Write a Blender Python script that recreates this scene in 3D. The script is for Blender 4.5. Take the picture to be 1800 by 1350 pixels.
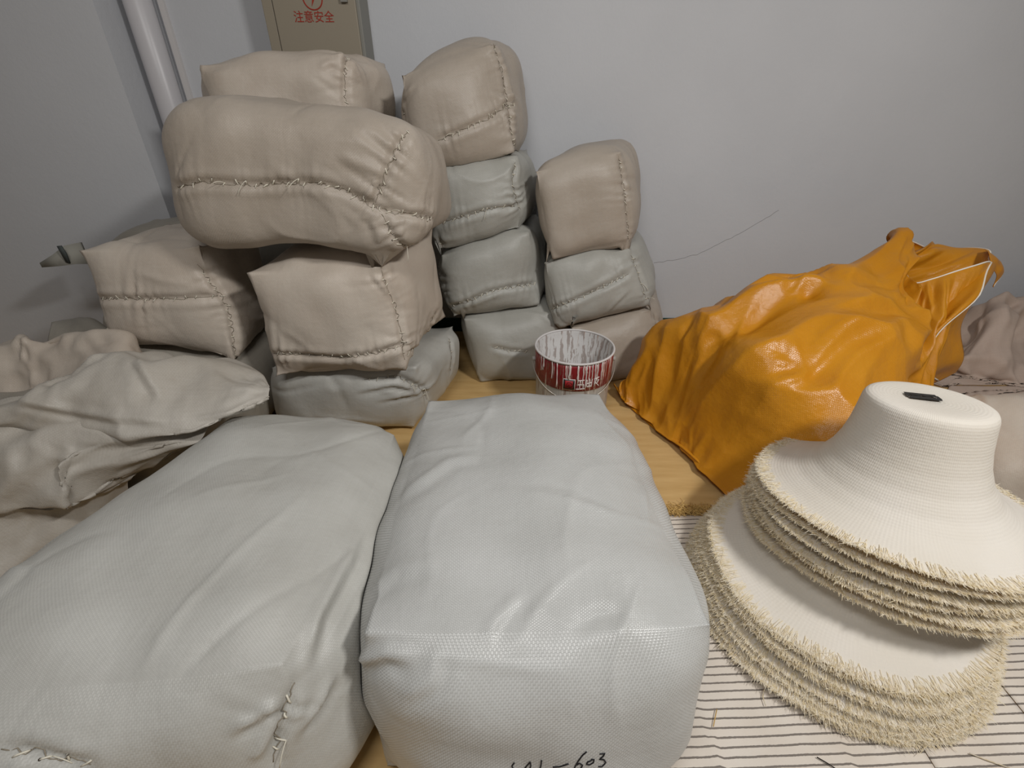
import bpy, bmesh, math, random
import numpy as np
from mathutils import Vector
from mathutils.bvhtree import BVHTree

# ------------------------------------------------------------------ scene, camera, light
for o in list(bpy.data.objects):
    bpy.data.objects.remove(o, do_unlink=True)
SC = bpy.context.scene
COL = SC.collection
FPX, PITCH, CAMH = 832.0, math.radians(31.0), 1.10
SP, CP = math.sin(PITCH), math.cos(PITCH)
CAMP = np.array([0.0, 0.0, CAMH])

cam_d = bpy.data.cameras.new('camera')
cam_d.sensor_fit = 'HORIZONTAL'
cam_d.sensor_width = 36.0
cam_d.lens = FPX / 1800.0 * 36.0
cam_d.clip_start = 0.02
cam = bpy.data.objects.new('camera', cam_d)
COL.objects.link(cam)
cam.location = (0, 0, CAMH)
cam.rotation_euler = (math.pi / 2 - PITCH, 0, 0)
SC.camera = cam

W = bpy.data.worlds.new('room_light')
SC.world = W
W.use_nodes = True
W.node_tree.nodes['Background'].inputs[0].default_value = (1.0, 0.98, 0.96, 1)
W.node_tree.nodes['Background'].inputs[1].default_value = 0.11

def area_light(name, loc, target, sx, sy, power, col):
    d = bpy.data.lights.new(name, 'AREA')
    d.shape = 'RECTANGLE'
    d.size, d.size_y = sx, sy
    d.energy = power
    d.color = col
    o = bpy.data.objects.new(name, d)
    COL.objects.link(o)
    o.location = loc
    v = Vector(target) - Vector(loc)
    o.rotation_euler = v.to_track_quat('-Z', 'Y').to_euler()
    return o

area_light('ceiling_tube_lamp', (1.35, 0.0, 2.25), (0.4, 1.1, 0.1), 0.36, 0.16, 33, (1.0, 0.985, 0.96))
area_light('ceiling_tube_lamp', (-0.35, -0.25, 2.5), (-0.3, 1.3, 0.2), 0.9, 0.16, 17, (1.0, 0.985, 0.97))

vs = SC.view_settings
vs.view_transform = 'Standard'
vs.look = 'None'
vs.exposure = 0.0
vs.gamma = 1.0
vs.use_curve_mapping = False

# ------------------------------------------------------------------ geometry helpers
def ray(px, py):
    x = (px - 900.0) / FPX
    u = (675.0 - py) / FPX
    return np.array([x, CP + u * SP, -SP + u * CP])

def PY(px, py, Y):
    d = ray(px, py)
    return CAMP + d * (Y / d[1])

def PZ(px, py, z):
    d = ray(px, py)
    return CAMP + d * ((z - CAMH) / d[2])

def tag(o, label=None, cat=None, group=None, kind=None):
    if label: o['label'] = label
    if cat: o['category'] = cat
    if group: o['group'] = group
    if kind: o['kind'] = kind
    return o

def mesh_obj(name, V, Fc, mat=None, parent=None, smooth=True, uv=None):
    me = bpy.data.meshes.new(name)
    me.from_pydata([tuple(map(float, v)) for v in V], [], [tuple(int(i) for i in f) for f in Fc])
    if smooth:
        me.polygons.foreach_set('use_smooth', [True] * len(me.polygons))
    if uv is not None:
        l = me.uv_layers.new(name='UVMap')
        l.data.foreach_set('uv', np.asarray(uv, dtype=np.float32).ravel())
    if mat: me.materials.append(mat)
    me.update()
    o = bpy.data.objects.new(name, me)
    COL.objects.link(o)
    if parent: o.parent = parent
    return o

def empty(name, loc=(0, 0, 0)):
    o = bpy.data.objects.new(name, None)
    o.empty_display_size = 0.05
    COL.objects.link(o)
    o.location = loc
    return o

class Parts:
    """collects boxes / tubes / polys into one mesh"""
    def __init__(s): s.V, s.F = [], []
    def add(s, V, F):
        n = len(s.V)
        s.V.extend([tuple(v) for v in V])
        s.F.extend([tuple(i + n for i in f) for f in F])
    def box(s, a, b):
        x0, y0, z0 = a; x1, y1, z1 = b
        s.add([(x0,y0,z0),(x1,y0,z0),(x1,y1,z0),(x0,y1,z0),(x0,y0,z1),(x1,y0,z1),(x1,y1,z1),(x0,y1,z1)],
              [(0,3,2,1),(4,5,6,7),(0,1,5,4),(1,2,6,5),(2,3,7,6),(3,0,4,7)])
    def tube(s, pts, r, n=6, closed=False):
        pts = [np.asarray(p, float) for p in pts]
        m = len(pts)
        if m < 2: return
        V, F = [], []
        up = np.array([0.13, 0.31, 0.94])
        for i, p in enumerate(pts):
            if closed: t = pts[(i + 1) % m] - pts[i - 1]
            else: t = pts[min(i + 1, m - 1)] - pts[max(i - 1, 0)]
            t = t / (np.linalg.norm(t) + 1e-12)
            a = np.cross(t, up)
            if np.linalg.norm(a) < 1e-3: a = np.cross(t, np.array([1.0, 0, 0]))
            a /= np.linalg.norm(a)
            b = np.cross(t, a)
            rr = r[i] if hasattr(r, '__len__') else r
            for k in range(n):
                th = 2 * math.pi * k / n
                V.append(p + rr * (math.cos(th) * a + math.sin(th) * b))
        L = m if closed else m - 1
        for i in range(L):
            j = (i + 1) % m
            for k in range(n):
                F.append((i*n+k, i*n+(k+1)%n, j*n+(k+1)%n, j*n+k))
        if not closed:
            F.append(tuple(range(n))[::-1]); F.append(tuple((m-1)*n+k for k in range(n)))
        s.add(V, F)
    def build(s, name, mat, parent=None, smooth=False):
        return mesh_obj(name, s.V, s.F, mat, parent, smooth)

def vnormals(V, Q):
    N = np.zeros_like(V)
    a, b, c, d = (V[Q[:, i]] for i in range(4))
    fn = np.cross(c - a, d - b)
    for i in range(4):
        for k in range(3):
            N[:, k] += np.bincount(Q[:, i], weights=fn[:, k], minlength=len(V))
    N /= (np.linalg.norm(N, axis=1, keepdims=True) + 1e-12)
    return N

def wave_noise(P, freq, seed, n=10):
    """smooth band-limited noise from random sine waves, about unit amplitude"""
    r = np.random.RandomState(seed)
    out = np.zeros(len(P))
    for _ in range(n):
        k = r.normal(size=3); k /= np.linalg.norm(k)
        k *= freq * 2 * math.pi * r.uniform(0.6, 1.4)
        out += np.sin(P @ k + r.uniform(0, 6.28))
    return out / math.sqrt(n) * 1.2

def creases(P, freq, seed, n=6, sharp=6):
    """thin folded ridges running in random directions, faded in and out"""
    r = np.random.RandomState(seed)
    out = np.zeros(len(P))
    for i in range(n):
        k = r.normal(size=3); k /= np.linalg.norm(k)
        w = wave_noise(P, freq * 0.5, seed * 31 + i, 5) * 0.8
        m = np.clip(wave_noise(P, freq * 0.45, seed * 57 + i, 5) - 0.45, 0, 1)
        ph = (P @ k) * freq * 2 * math.pi * r.uniform(0.5, 1.1) + w * 1.5 + r.uniform(0, 6.28)
        out += m * (1 - np.abs(np.sin(ph / 2))) ** sharp * r.choice([-1, 1])
    return out

def crumple(P2, cells, seed):
    """crumpled-foil relief on 2d coordinates: sharp ridges between random cells, about unit height"""
    r = np.random.RandomState(seed)
    lo, hi = P2.min(0), P2.max(0)
    S = r.uniform(lo, hi, size=(cells, 2))
    pitch = math.sqrt((hi - lo).prod() / cells)
    ang = r.uniform(0, math.pi, cells); el = r.uniform(1.0, 2.2, cells)
    off = r.uniform(-0.5, 0.5, cells)
    best = np.full(len(P2), 1e9)
    for i in range(cells):
        d = P2 - S[i]
        a = (d[:, 0] * math.cos(ang[i]) + d[:, 1] * math.sin(ang[i])) / el[i]
        b = (-d[:, 0] * math.sin(ang[i]) + d[:, 1] * math.cos(ang[i])) * el[i] ** .5
        best = np.minimum(best, np.sqrt(a * a + b * b + (.12 * pitch) ** 2) + off[i] * pitch)
    best = best / pitch
    return best - best.mean()

def relax(V, Q, stretch=0.06, iters=120, goal=0.02, bend=0.02, seed=1, kick=0.004, zmin=None, kfreq=9, pin=None, sharp=0.0):
    """buckle a surface: edges want to be longer than they are, a weak goal keeps the outline"""
    G = V.copy()
    N = vnormals(V, Q)
    X = V + N * (wave_noise(V, kfreq, seed, 14) * kick + creases(V, kfreq * 0.8, seed + 2, 8, 4) * kick * 2.5)[:, None]
    e = np.concatenate([Q[:, [0, 1]], Q[:, [1, 2]], Q[:, [2, 3]], Q[:, [3, 0]]])
    e = e[e[:, 0] != e[:, 1]]
    e = np.unique(np.sort(e, axis=1), axis=0)
    dg = np.concatenate([Q[:, [0, 2]], Q[:, [1, 3]]])
    dg = dg[dg[:, 0] != dg[:, 1]]
    E = np.concatenate([e, dg])
    rest = np.linalg.norm(G[E[:, 0]] - G[E[:, 1]], axis=1)
    loc = 0.5 + 0.5 * np.clip(wave_noise(G, kfreq * 0.3, seed + 5, 8), -1, 1)
    st = stretch * (0.35 + 1.3 * loc)
    rest *= 1 + 0.5 * (st[E[:, 0]] + st[E[:, 1]])
    nV = len(V)
    deg = np.bincount(E.ravel(), minlength=nV).astype(float)
    deg1 = np.bincount(e.ravel(), minlength=nV).astype(float)[:, None]
    gw = np.full(nV, goal)
    if pin is not None: gw = np.maximum(gw, pin)
    def lap(A):
        S = np.empty_like(A)
        for k in range(3):
            S[:, k] = np.bincount(e[:, 0], A[e[:, 1], k], nV) + np.bincount(e[:, 1], A[e[:, 0], k], nV)
        return S / deg1 - A
    for it in range(iters):
        d = X[E[:, 1]] - X[E[:, 0]]
        L = np.linalg.norm(d, axis=1) + 1e-12
        c = d * (0.5 * (L - rest) / L)[:, None]
        D = np.empty_like(X)
        for k in range(3):
            D[:, k] = np.bincount(E[:, 0], c[:, k], nV) - np.bincount(E[:, 1], c[:, k], nV)
        X = X + 1.8 * D / deg[:, None]
        l1 = lap(X)
        X = X - bend * lap(l1) * (1.0 if it < iters * 0.7 else 0.5)      # bilaplacian: resists kinks, keeps folds
        X = X + gw[:, None] * (G - X)
        if zmin is not None: X[:, 2] = np.maximum(X[:, 2], zmin)
    return X

# ------------------------------------------------------------------ materials
class MT:
    def __init__(s, name):
        s.m = bpy.data.materials.new(name); s.m.use_nodes = True
        s.nt = s.m.node_tree
        s.b = s.nt.nodes['Principled BSDF']
        s.out = s.nt.nodes['Material Output']
    def n(s, t, **kw):
        x = s.nt.nodes.new(t)
        for k, v in kw.items(): setattr(x, k, v)
        return x
    def l(s, a, b): s.nt.links.new(a, b)
    def val(s, sock, v):
        if hasattr(v, 'is_linked') or hasattr(v, 'links'): s.l(v, sock)
        else: sock.default_value = v
    def math(s, op, a, b=None, c=None):
        x = s.n('ShaderNodeMath', operation=op)
        s.val(x.inputs[0], a)
        if b is not None: s.val(x.inputs[1], b)
        if c is not None: s.val(x.inputs[2], c)
        return x.outputs[0]
    def noise(s, vec, scale, detail=3, rough=0.5):
        x = s.n('ShaderNodeTexNoise')
        if vec is not None: s.l(vec, x.inputs['Vector'])
        x.inputs['Scale'].default_value = scale
        x.inputs['Detail'].default_value = detail
        x.inputs['Roughness'].default_value = rough
        return x.outputs['Fac']
    def ramp(s, fac, stops):
        x = s.n('ShaderNodeValToRGB')
        s.l(fac, x.inputs[0])
        el = x.color_ramp.elements
        while len(el) > 1: el.remove(el[-1])
        el[0].position, el[0].color = stops[0][0], (*stops[0][1], 1)
        for p, c in stops[1:]:
            e = el.new(p); e.color = (*c, 1)
        return x.outputs[0]
    def mix(s, fac, a, b):
        x = s.n('ShaderNodeMix', data_type='RGBA')
        s.val(x.inputs[0], fac)
        for sock, v in ((x.inputs[6], a), (x.inputs[7], b)):
            if isinstance(v, tuple): sock.default_value = (*v, 1)
            else: s.l(v, sock)
        return x.outputs[2]
    def mapping(s, vec, scale):
        x = s.n('ShaderNodeMapping')
        s.l(vec, x.inputs[0]); x.inputs['Scale'].default_value = scale
        return x.outputs[0]
    def bump(s, h, strength, dist):
        x = s.n('ShaderNodeBump')
        s.l(h, x.inputs['Height'])
        x.inputs['Strength'].default_value = strength
        x.inputs['Distance'].default_value = dist
        s.l(x.outputs[0], s.b.inputs['Normal'])
        return x
    def set(s, rough=None, spec=None, col=None, metal=None):
        if rough is not None: s.val(s.b.inputs['Roughness'], rough)
        if spec is not None: s.b.inputs['Specular IOR Level'].default_value = spec
        if metal is not None: s.b.inputs['Metallic'].default_value = metal
        if col is not None:
            if isinstance(col, tuple): s.b.inputs['Base Color'].default_value = (*col, 1)
            else: s.l(col, s.b.inputs['Base Color'])
    def translucent(s, col, fac):
        t = s.n('ShaderNodeBsdfTranslucent')
        t.inputs[0].default_value = (*col, 1)
        mx = s.n('ShaderNodeMixShader'); mx.inputs[0].default_value = fac
        s.l(s.b.outputs[0], mx.inputs[1]); s.l(t.outputs[0], mx.inputs[2])
        s.l(mx.outputs[0], s.out.inputs[0])

def srgb(r, g, b):
    f = lambda c: (c / 255 / 12.92) if c / 255 <= 0.04045 else ((c / 255 + 0.055) / 1.055) ** 2.4
    return (f(r), f(g), f(b))

def plain(name, col, rough=0.6, spec=0.3, metal=0.0):
    m = MT(name); m.set(rough=rough, spec=spec, col=col, metal=metal)
    return m.m

def woven(name, colA, colB, tape=0.0036, rough=0.44, spec=0.45, weave=0.5, crumple=0.0, trans=None):
    m = MT(name)
    tc = m.n('ShaderNodeTexCoord')
    uv = tc.outputs['UV']; ob = tc.outputs['Object']
    sep = m.n('ShaderNodeSeparateXYZ'); m.l(uv, sep.inputs[0])
    u, v = sep.outputs[0], sep.outputs[1]
    k = 1.0 / tape
    # over-under tapes
    su = m.math('ABSOLUTE', m.math('SINE', m.math('MULTIPLY', u, math.pi * k)))
    sv = m.math('ABSOLUTE', m.math('SINE', m.math('MULTIPLY', v, math.pi * k)))
    ch = m.n('ShaderNodeTexChecker'); m.l(uv, ch.inputs['Vector']); ch.inputs['Scale'].default_value = k
    mixw = m.n('ShaderNodeMix'); m.l(ch.outputs['Fac'], mixw.inputs[0]); m.l(su, mixw.inputs[2]); m.l(sv, mixw.inputs[3])
    h = m.math('POWER', mixw.outputs[0], 0.6)
    n1 = m.noise(ob, 5.0, 4, 0.55)
    streak = m.noise(m.mapping(uv, (6, 160, 1)), 1.0, 3, 0.6)
    streak2 = m.noise(m.mapping(uv, (160, 5, 1)), 1.0, 3, 0.6)
    f = m.math('ADD', m.math('MULTIPLY', n1, 0.7), m.math('MULTIPLY', m.math('ADD', streak, streak2), 0.15))
    c0 = m.ramp(f, [(0.34, colA), (0.66, colB)])
    # alternate weave cells mixed slightly darker for contrast
    tone = m.math('MULTIPLY', ch.outputs['Fac'], 0.10 * weave)
    c1 = m.mix(tone, c0, (0.05, 0.047, 0.04))
    m.set(col=c1, spec=spec)
    rr = m.math('ADD', m.math('MULTIPLY', n1, 0.16), rough - 0.08)
    m.l(rr, m.b.inputs['Roughness'])
    hh = m.math('MULTIPLY', h, 0.0005 * weave)
    fine = m.noise(ob, 60.0, 3, 0.6)
    hh = m.math('ADD', hh, m.math('MULTIPLY', fine, 0.0006))
    hh = m.math('ADD', hh, m.math('MULTIPLY', m.noise(ob, 17.0, 4, 0.55), 0.004 + crumple))
    m.bump(hh, 0.75, 1.0)
    if trans: m.translucent(*trans)
    return m.m

M = {}
M['sack'] = woven('woven_sack_grey', srgb(180, 178, 171), srgb(196, 195, 189))
M['sack_white'] = woven('woven_sack_pale', srgb(190, 190, 186), srgb(202, 202, 199), weave=1.0, rough=0.33, spec=0.5)
M['sack_tan'] = woven('woven_sack_beige', srgb(192, 178, 163), srgb(204, 193, 179))
M['tower'] = woven('woven_sack_grey_shaded', srgb(164, 162, 154), srgb(178, 177, 170))  # darker copy of the grey cloth, shade on the towers put into its colour
M['tan_shaded'] = woven('woven_sack_beige_shaded', srgb(168, 156, 142), srgb(180, 169, 156))  # beige cloth again, with shade painted in as a darker tone
M['loose'] = woven('woven_sack_soft', srgb(176, 168, 156), srgb(194, 188, 178), rough=0.46, crumple=0.002)
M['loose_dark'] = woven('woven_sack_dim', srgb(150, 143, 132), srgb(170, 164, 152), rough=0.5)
M['mauve'] = woven('kraft_cloth', srgb(186, 165, 150), srgb(203, 184, 170), rough=0.6, spec=0.2, weave=0.3)
M['yellow'] = woven('woven_sack_amber', srgb(212, 140, 22), srgb(226, 156, 34), rough=0.31, spec=0.45, weave=0.6, crumple=0.003,
                    trans=(srgb(235, 150, 20), 0.16))
M['thread'] = plain('thread_white', srgb(222, 216, 200), 0.5)
M['seamline'] = plain('seam_thread_dull', srgb(140, 130, 114), 0.7)
M['hole'] = plain('needle_hole_dark', srgb(52, 44, 34), 0.9, 0.1)
M['ink'] = plain('marker_ink', srgb(26, 26, 30), 0.5)
M['cord'] = plain('hem_cord_white', srgb(235, 228, 215), 0.6)

def wall_mat():
    m = MT('painted_wall')
    tc = m.n('ShaderNodeTexCoord'); ob = tc.outputs['Object']
    c = m.ramp(m.noise(ob, 1.1, 4, 0.6), [(0.3, srgb(198, 199, 202)), (0.7, srgb(206, 207, 210))])
    m.set(col=c, rough=0.85, spec=0.15)
    m.bump(m.noise(ob, 45, 5, 0.65), 0.25, 0.004)
    return m.m
def floor_mat():
    m = MT('tan_floor')
    tc = m.n('ShaderNodeTexCoord'); ob = tc.outputs['Object']
    c = m.ramp(m.noise(m.mapping(ob, (1, 7, 1)), 4, 5, 0.6), [(0.3, srgb(196, 160, 104)), (0.7, srgb(214, 180, 124))])
    m.set(col=c, rough=0.5, spec=0.3)
    m.bump(m.noise(ob, 60, 3), 0.15, 0.002)
    return m.m
def mat_mat():
    m = MT('striped_cloth')
    tc = m.n('ShaderNodeTexCoord')
    sep = m.n('ShaderNodeSeparateXYZ'); m.l(tc.outputs['UV'], sep.inputs[0])
    nz = m.noise(tc.outputs['UV'], 14, 3)
    v = m.math('ADD', sep.outputs[1], m.math('MULTIPLY', nz, 0.004))
    fr = m.math('FRACT', m.math('DIVIDE', v, 0.0172))
    wob = m.math('ADD', m.math('MULTIPLY', m.noise(tc.outputs['UV'], 180, 3), 0.10), 0.06)
    line = m.math('LESS_THAN', m.math('ABSOLUTE', m.math('SUBTRACT', fr, 0.5)), wob)
    base = m.ramp(m.noise(tc.outputs['UV'], 8, 4), [(0.3, srgb(214, 203, 190)), (0.7, srgb(226, 217, 206))])
    c = m.mix(m.math('MULTIPLY', line, 0.85), base, srgb(98, 90, 84))
    m.set(col=c, rough=0.8, spec=0.15)
    m.bump(m.noise(tc.outputs['UV'], 300, 2), 0.3, 0.001)
    return m.m
def hat_mat():
    m = MT('paper_straw_cream')
    tc = m.n('ShaderNodeTexCoord')
    uv = tc.outputs['UV']; ob = tc.outputs['Object']
    sep = m.n('ShaderNodeSeparateXYZ'); m.l(uv, sep.inputs[0])
    v = m.math('ADD', sep.outputs[1], m.math('MULTIPLY', m.noise(ob, 9, 2), 0.0025))
    ring = m.math('SINE', m.math('MULTIPLY', v, 2 * math.pi / 0.0068))
    warp = m.math('SINE', m.math('MULTIPLY', sep.outputs[0], 2 * math.pi * 210))
    h = m.math('ADD', m.math('MULTIPLY', ring, 0.00013), m.math('MULTIPLY', warp, 0.00012))
    h = m.math('ADD', h, m.math('MULTIPLY', m.noise(ob, 130, 3), 0.0007))
    c = m.ramp(m.noise(ob, 6, 3), [(0.3, srgb(240, 234, 222)), (0.7, srgb(248, 243, 234))])
    m.set(col=c, rough=0.62, spec=0.25)
    m.bump(h, 0.8, 1.0)
    m.translucent(srgb(226, 196, 130), 0.22)
    return m.m
def fringe_mat():
    m = MT('frayed_straw')
    tc = m.n('ShaderNodeTexCoord')
    c = m.ramp(m.noise(tc.outputs['Object'], 140, 2), [(0.35, srgb(236, 222, 186)), (0.6, srgb(250, 244, 228))])
    m.set(col=c, rough=0.5, spec=0.35)
    m.translucent(srgb(230, 200, 130), 0.25)
    return m.m
M['wall'], M['floor'], M['mat'], M['hat'], M['fringe'] = wall_mat(), floor_mat(), mat_mat(), hat_mat(), fringe_mat()
M['green'] = plain('baseboard_green', srgb(30, 66, 58), 0.5)
M['pipe'] = plain('white_plastic_pipe', srgb(205, 202, 204), 0.35, 0.5)
M['trim'] = plain('white_cable_trim', srgb(214, 210, 208), 0.5)
M['cabinet'] = plain('cabinet_beige', srgb(150, 140, 123), 0.45, 0.4)
M['cabinet_side'] = plain('cabinet_grey', srgb(136, 134, 127), 0.5, 0.4)
M['red'] = plain('red_lettering', srgb(160, 52, 36), 0.6)
M['black'] = plain('black_steel', srgb(30, 32, 32), 0.38, 0.4)
M['crack'] = plain('crack_grey', srgb(150, 148, 148), 0.9)
M['gap'] = plain('dark_gap', srgb(40, 36, 32), 0.9)
M['straw'] = plain('dry_straw', srgb(206, 170, 104), 0.6)

# ------------------------------------------------------------------ structure
BACKY, COLY, COLX = 2.41, 2.20, -1.53
def box_obj(name, a, b, mat, parent=None, kind='structure'):
    p = Parts(); p.box(a, b)
    o = p.build(name, mat, parent)
    if kind and parent is None: o['kind'] = kind
    return o
box_obj('floor', (-3.2, -2.2, -0.05), (3.4, BACKY + 0.1, 0.0), M['floor'])
back = box_obj('wall_back', (-3.2, BACKY, 0.0), (3.4, BACKY + 0.1, 2.75), M['wall'])
box_obj('wall_left', (-3.2, COLY, 0.0), (COLX, BACKY, 2.75), M['wall'])
box_obj('baseboard_back', (COLX, BACKY - 0.012, 0.0), (3.4, BACKY, 0.075), M['green'])
# hairline crack in the plaster
p = Parts()
cr = [PY(x, y, BACKY - 0.0006) for x, y in ((1150, 462), (1190, 456), (1225, 447), (1262, 430), (1300, 410), (1340, 388), (1375, 365))]
rr_ = random.Random(3)
cr2 = []
for a, b in zip(cr[:-1], cr[1:]):
    for t in np.linspace(0, 1, 6)[:-1]:
        q = a + (b - a) * t
        cr2.append(q + np.array([rr_.uniform(-.003, .003), 0, rr_.uniform(-.003, .003)]))
p.tube(cr2, 0.0009, 4)
p.build('plaster_crack', M['crack'], back)

# drain pipe in the corner and a thin cable trim
def vtube(name, x, y, r, z1, mat, n=28):
    p = Parts(); p.tube([(x, y, 0.0), (x, y, 0.9), (x, y, z1)], r, n)
    return p.build(name, mat, None, True)
pt = PY(279, 120, 2.335)
pipe = vtube('drain_pipe', float(pt[0]), 2.335, 0.050, 2.75, M['pipe'])
tag(pipe, 'white plastic drain pipe standing in the corner of the wall', 'pipe')
pt = PY(300, 60, BACKY - 0.01)
tr = box_obj('trim_1', (float(pt[0]) - 0.011, BACKY - 0.016, 0.08), (float(pt[0]) + 0.011, BACKY, 2.75), M['trim'])

# ------------------------------------------------------------------ wall cabinet
def text_mesh(name, txt, size, mat, parent, loc, rot=(math.pi / 2, 0, 0), width=None):
    cu = bpy.data.curves.new(name, 'FONT')
    cu.body = txt; cu.size = size; cu.align_x = 'CENTER'; cu.align_y = 'CENTER'; cu.extrude = 0.0006
    t = bpy.data.objects.new(name, cu); COL.objects.link(t)
    dg = bpy.context.evaluated_depsgraph_get()
    me = bpy.data.meshes.new_from_object(t.evaluated_get(dg))
    bpy.data.objects.remove(t, do_unlink=True)
    me.name = name
    me.materials.clear(); me.materials.append(mat)
    o = bpy.data.objects.new(name, me); COL.objects.link(o)
    o.parent = parent; o.location = loc; o.rotation_euler = rot
    if width and me.vertices:
        xs = [v.co.x for v in me.vertices]
        s = width / (max(xs) - min(xs)); o.scale = (s, s, s)
    return o
CF = 2.27   # cabinet front plane
cl, cr_ = float(PY(461, 10, CF)[0]), float(PY(626, 10, CF)[0])
zt = 2.05
zb = 0.98
cab = empty('wall_cabinet', ((cl + cr_) / 2, BACKY, zb))
tag(cab, 'beige metal electrical cabinet with red warning characters on the back wall', 'cabinet')
def child_box(name, a, b, mat, parent):
    p = Parts()
    L = parent.location
    p.box((a[0]-L[0], a[1]-L[1], a[2]-L[2]), (b[0]-L[0], b[1]-L[1], b[2]-L[2]))
    o = p.build(name, mat, parent)
    bv = o.modifiers.new('bevel', 'BEVEL'); bv.width = 0.003; bv.segments = 2
    return o
child_box('body', (cl, CF + 0.006, zb), (cr_ + 0.012, BACKY - 0.001, zt), M['cabinet_side'], cab)
dl = float(PY(481, 10, CF)[0])
child_box('frame_strip', (cl, CF - 0.002, zb), (dl - 0.003, CF + 0.006, zt), M['cabinet'], cab)
child_box('door', (dl, CF - 0.008, zb + 0.02), (cr_, CF + 0.006, zt - 0.02), M['cabinet'], cab)
tp = PY(552, 31, CF - 0.009)
wt = float(PY(588, 31, CF - .009)[0] - PY(518, 31, CF - .009)[0])
text_mesh('warning_characters', '注意安全', 0.04, M['red'], cab, (tp[0] - cab.location[0], tp[1] - BACKY, tp[2] - zb), width=wt)
# warning sign: ring with a lightning flash
sp_ = PY(549, -4, CF - 0.0085)
p = Parts()
R0 = 0.036
p.tube([(sp_[0] - cab.location[0] + R0 * math.cos(a), sp_[1] - BACKY, sp_[2] - zb + R0 * math.sin(a)) for a in np.linspace(0, 2 * math.pi, 40)[:-1]], 0.0022, 6, True)
bolt = [(0.008, 0.026), (-0.012, -0.002), (-0.001, -0.001), (-0.007, -0.026), (0.013, 0.006), (0.002, 0.004)]
x0, y0, z0 = sp_[0] - cab.location[0], sp_[1] - BACKY, sp_[2] - zb
p.add([(x0 + a, y0 - .0008, z0 + b) for a, b in bolt] + [(x0 + a, y0 + .0008, z0 + b) for a, b in bolt],
      [(0, 1, 2), (0, 2, 5), (2, 3, 4), (2, 4, 5)][:0] + [tuple(range(6)), tuple(range(11, 5, -1))] + [(i, i + 6, (i + 1) % 6 + 6, (i + 1) % 6) for i in range(6)])
p.build('lightning_sign', M['red'], cab)
hp = PY(604, -8, CF - 0.012)
p = Parts()
hx, hy, hz = hp[0] - cab.location[0], hp[1] - BACKY, hp[2] - zb
p.box((hx - .012, hy - .01, hz - .02), (hx + .012, hy + .006, hz + .06))
p.build('door_latch', M['cabinet_side'], cab)

# ------------------------------------------------------------------ sewn sacks
def cube_grid(n):
    """welded surface grid of the cube [-1,1]^3; n = cells along x, y, z"""
    V, Q, UVF = [], [], []
    idx = {}
    nx, ny, nz = n
    def vid(i, j, k):
        key = (i, j, k)
        if key not in idx:
            idx[key] = len(V); V.append((2 * i / nx - 1, 2 * j / ny - 1, 2 * k / nz - 1))
        return idx[key]
    for i in range(nx):
        for j in range(ny):
            Q.append((vid(i, j, nz), vid(i+1, j, nz), vid(i+1, j+1, nz), vid(i, j+1, nz))); UVF.append((0, 1))
            Q.append((vid(i, j, 0), vid(i, j+1, 0), vid(i+1, j+1, 0), vid(i+1, j, 0))); UVF.append((0, 1))
    for i in range(nx):
        for k in range(nz):
            Q.append((vid(i, 0, k), vid(i+1, 0, k), vid(i+1, 0, k+1), vid(i, 0, k+1))); UVF.append((0, 2))
            Q.append((vid(i, ny, k), vid(i, ny, k+1), vid(i+1, ny, k+1), vid(i+1, ny, k))); UVF.append((0, 2))
    for j in range(ny):
        for k in range(nz):
            Q.append((vid(0, j, k), vid(0, j, k+1), vid(0, j+1, k+1), vid(0, j+1, k))); UVF.append((1, 2))
            Q.append((vid(nx, j, k), vid(nx, j+1, k), vid(nx, j+1, k+1), vid(nx, j, k+1))); UVF.append((1, 2))
    return np.array(V), np.array(Q), np.array(UVF)

def bvh_of(V, Q):
    return BVHTree.FromPolygons([Vector(v) for v in V], [tuple(int(i) for i in q) for q in Q])

def cast_path(bv, pix, step=0.006):
    """pixel polyline -> points on the surface, evenly spaced"""
    pts = []
    o = Vector(CAMP)
    for a, b in zip(pix[:-1], pix[1:]):
        m = max(2, int(math.hypot(b[0] - a[0], b[1] - a[1]) / 3))
        for t in np.linspace(0, 1, m, endpoint=False):
            d = Vector(ray(a[0] + (b[0] - a[0]) * t, a[1] + (b[1] - a[1]) * t)).normalized()
            hit, nor, i, dist = bv.ray_cast(o, d)
            if hit is None:
                # just off the outline: slide to the nearest surface point
                guess = o + d * (pts[-1] - o).length if pts else None
                if guess is None: continue
                hit, nor, i, dist = bv.find_nearest(guess)
                if hit is None or dist > 0.03: continue
            if pts and (hit - pts[-1]).length > 0.12: continue
            pts.append(hit)
    if len(pts) < 2: return []
    # light smoothing + resample
    P = np.array([tuple(q) for q in pts])
    for _ in range(2):
        P[1:-1] = 0.25 * P[:-2] + 0.5 * P[1:-1] + 0.25 * P[2:]
    s = np.concatenate([[0], np.cumsum(np.linalg.norm(np.diff(P, axis=0), axis=1))])
    m = max(3, int(s[-1] / step))
    t = np.linspace(0, s[-1], m)
    return np.stack([np.interp(t, s, P[:, k]) for k in range(3)], axis=1)

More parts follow.
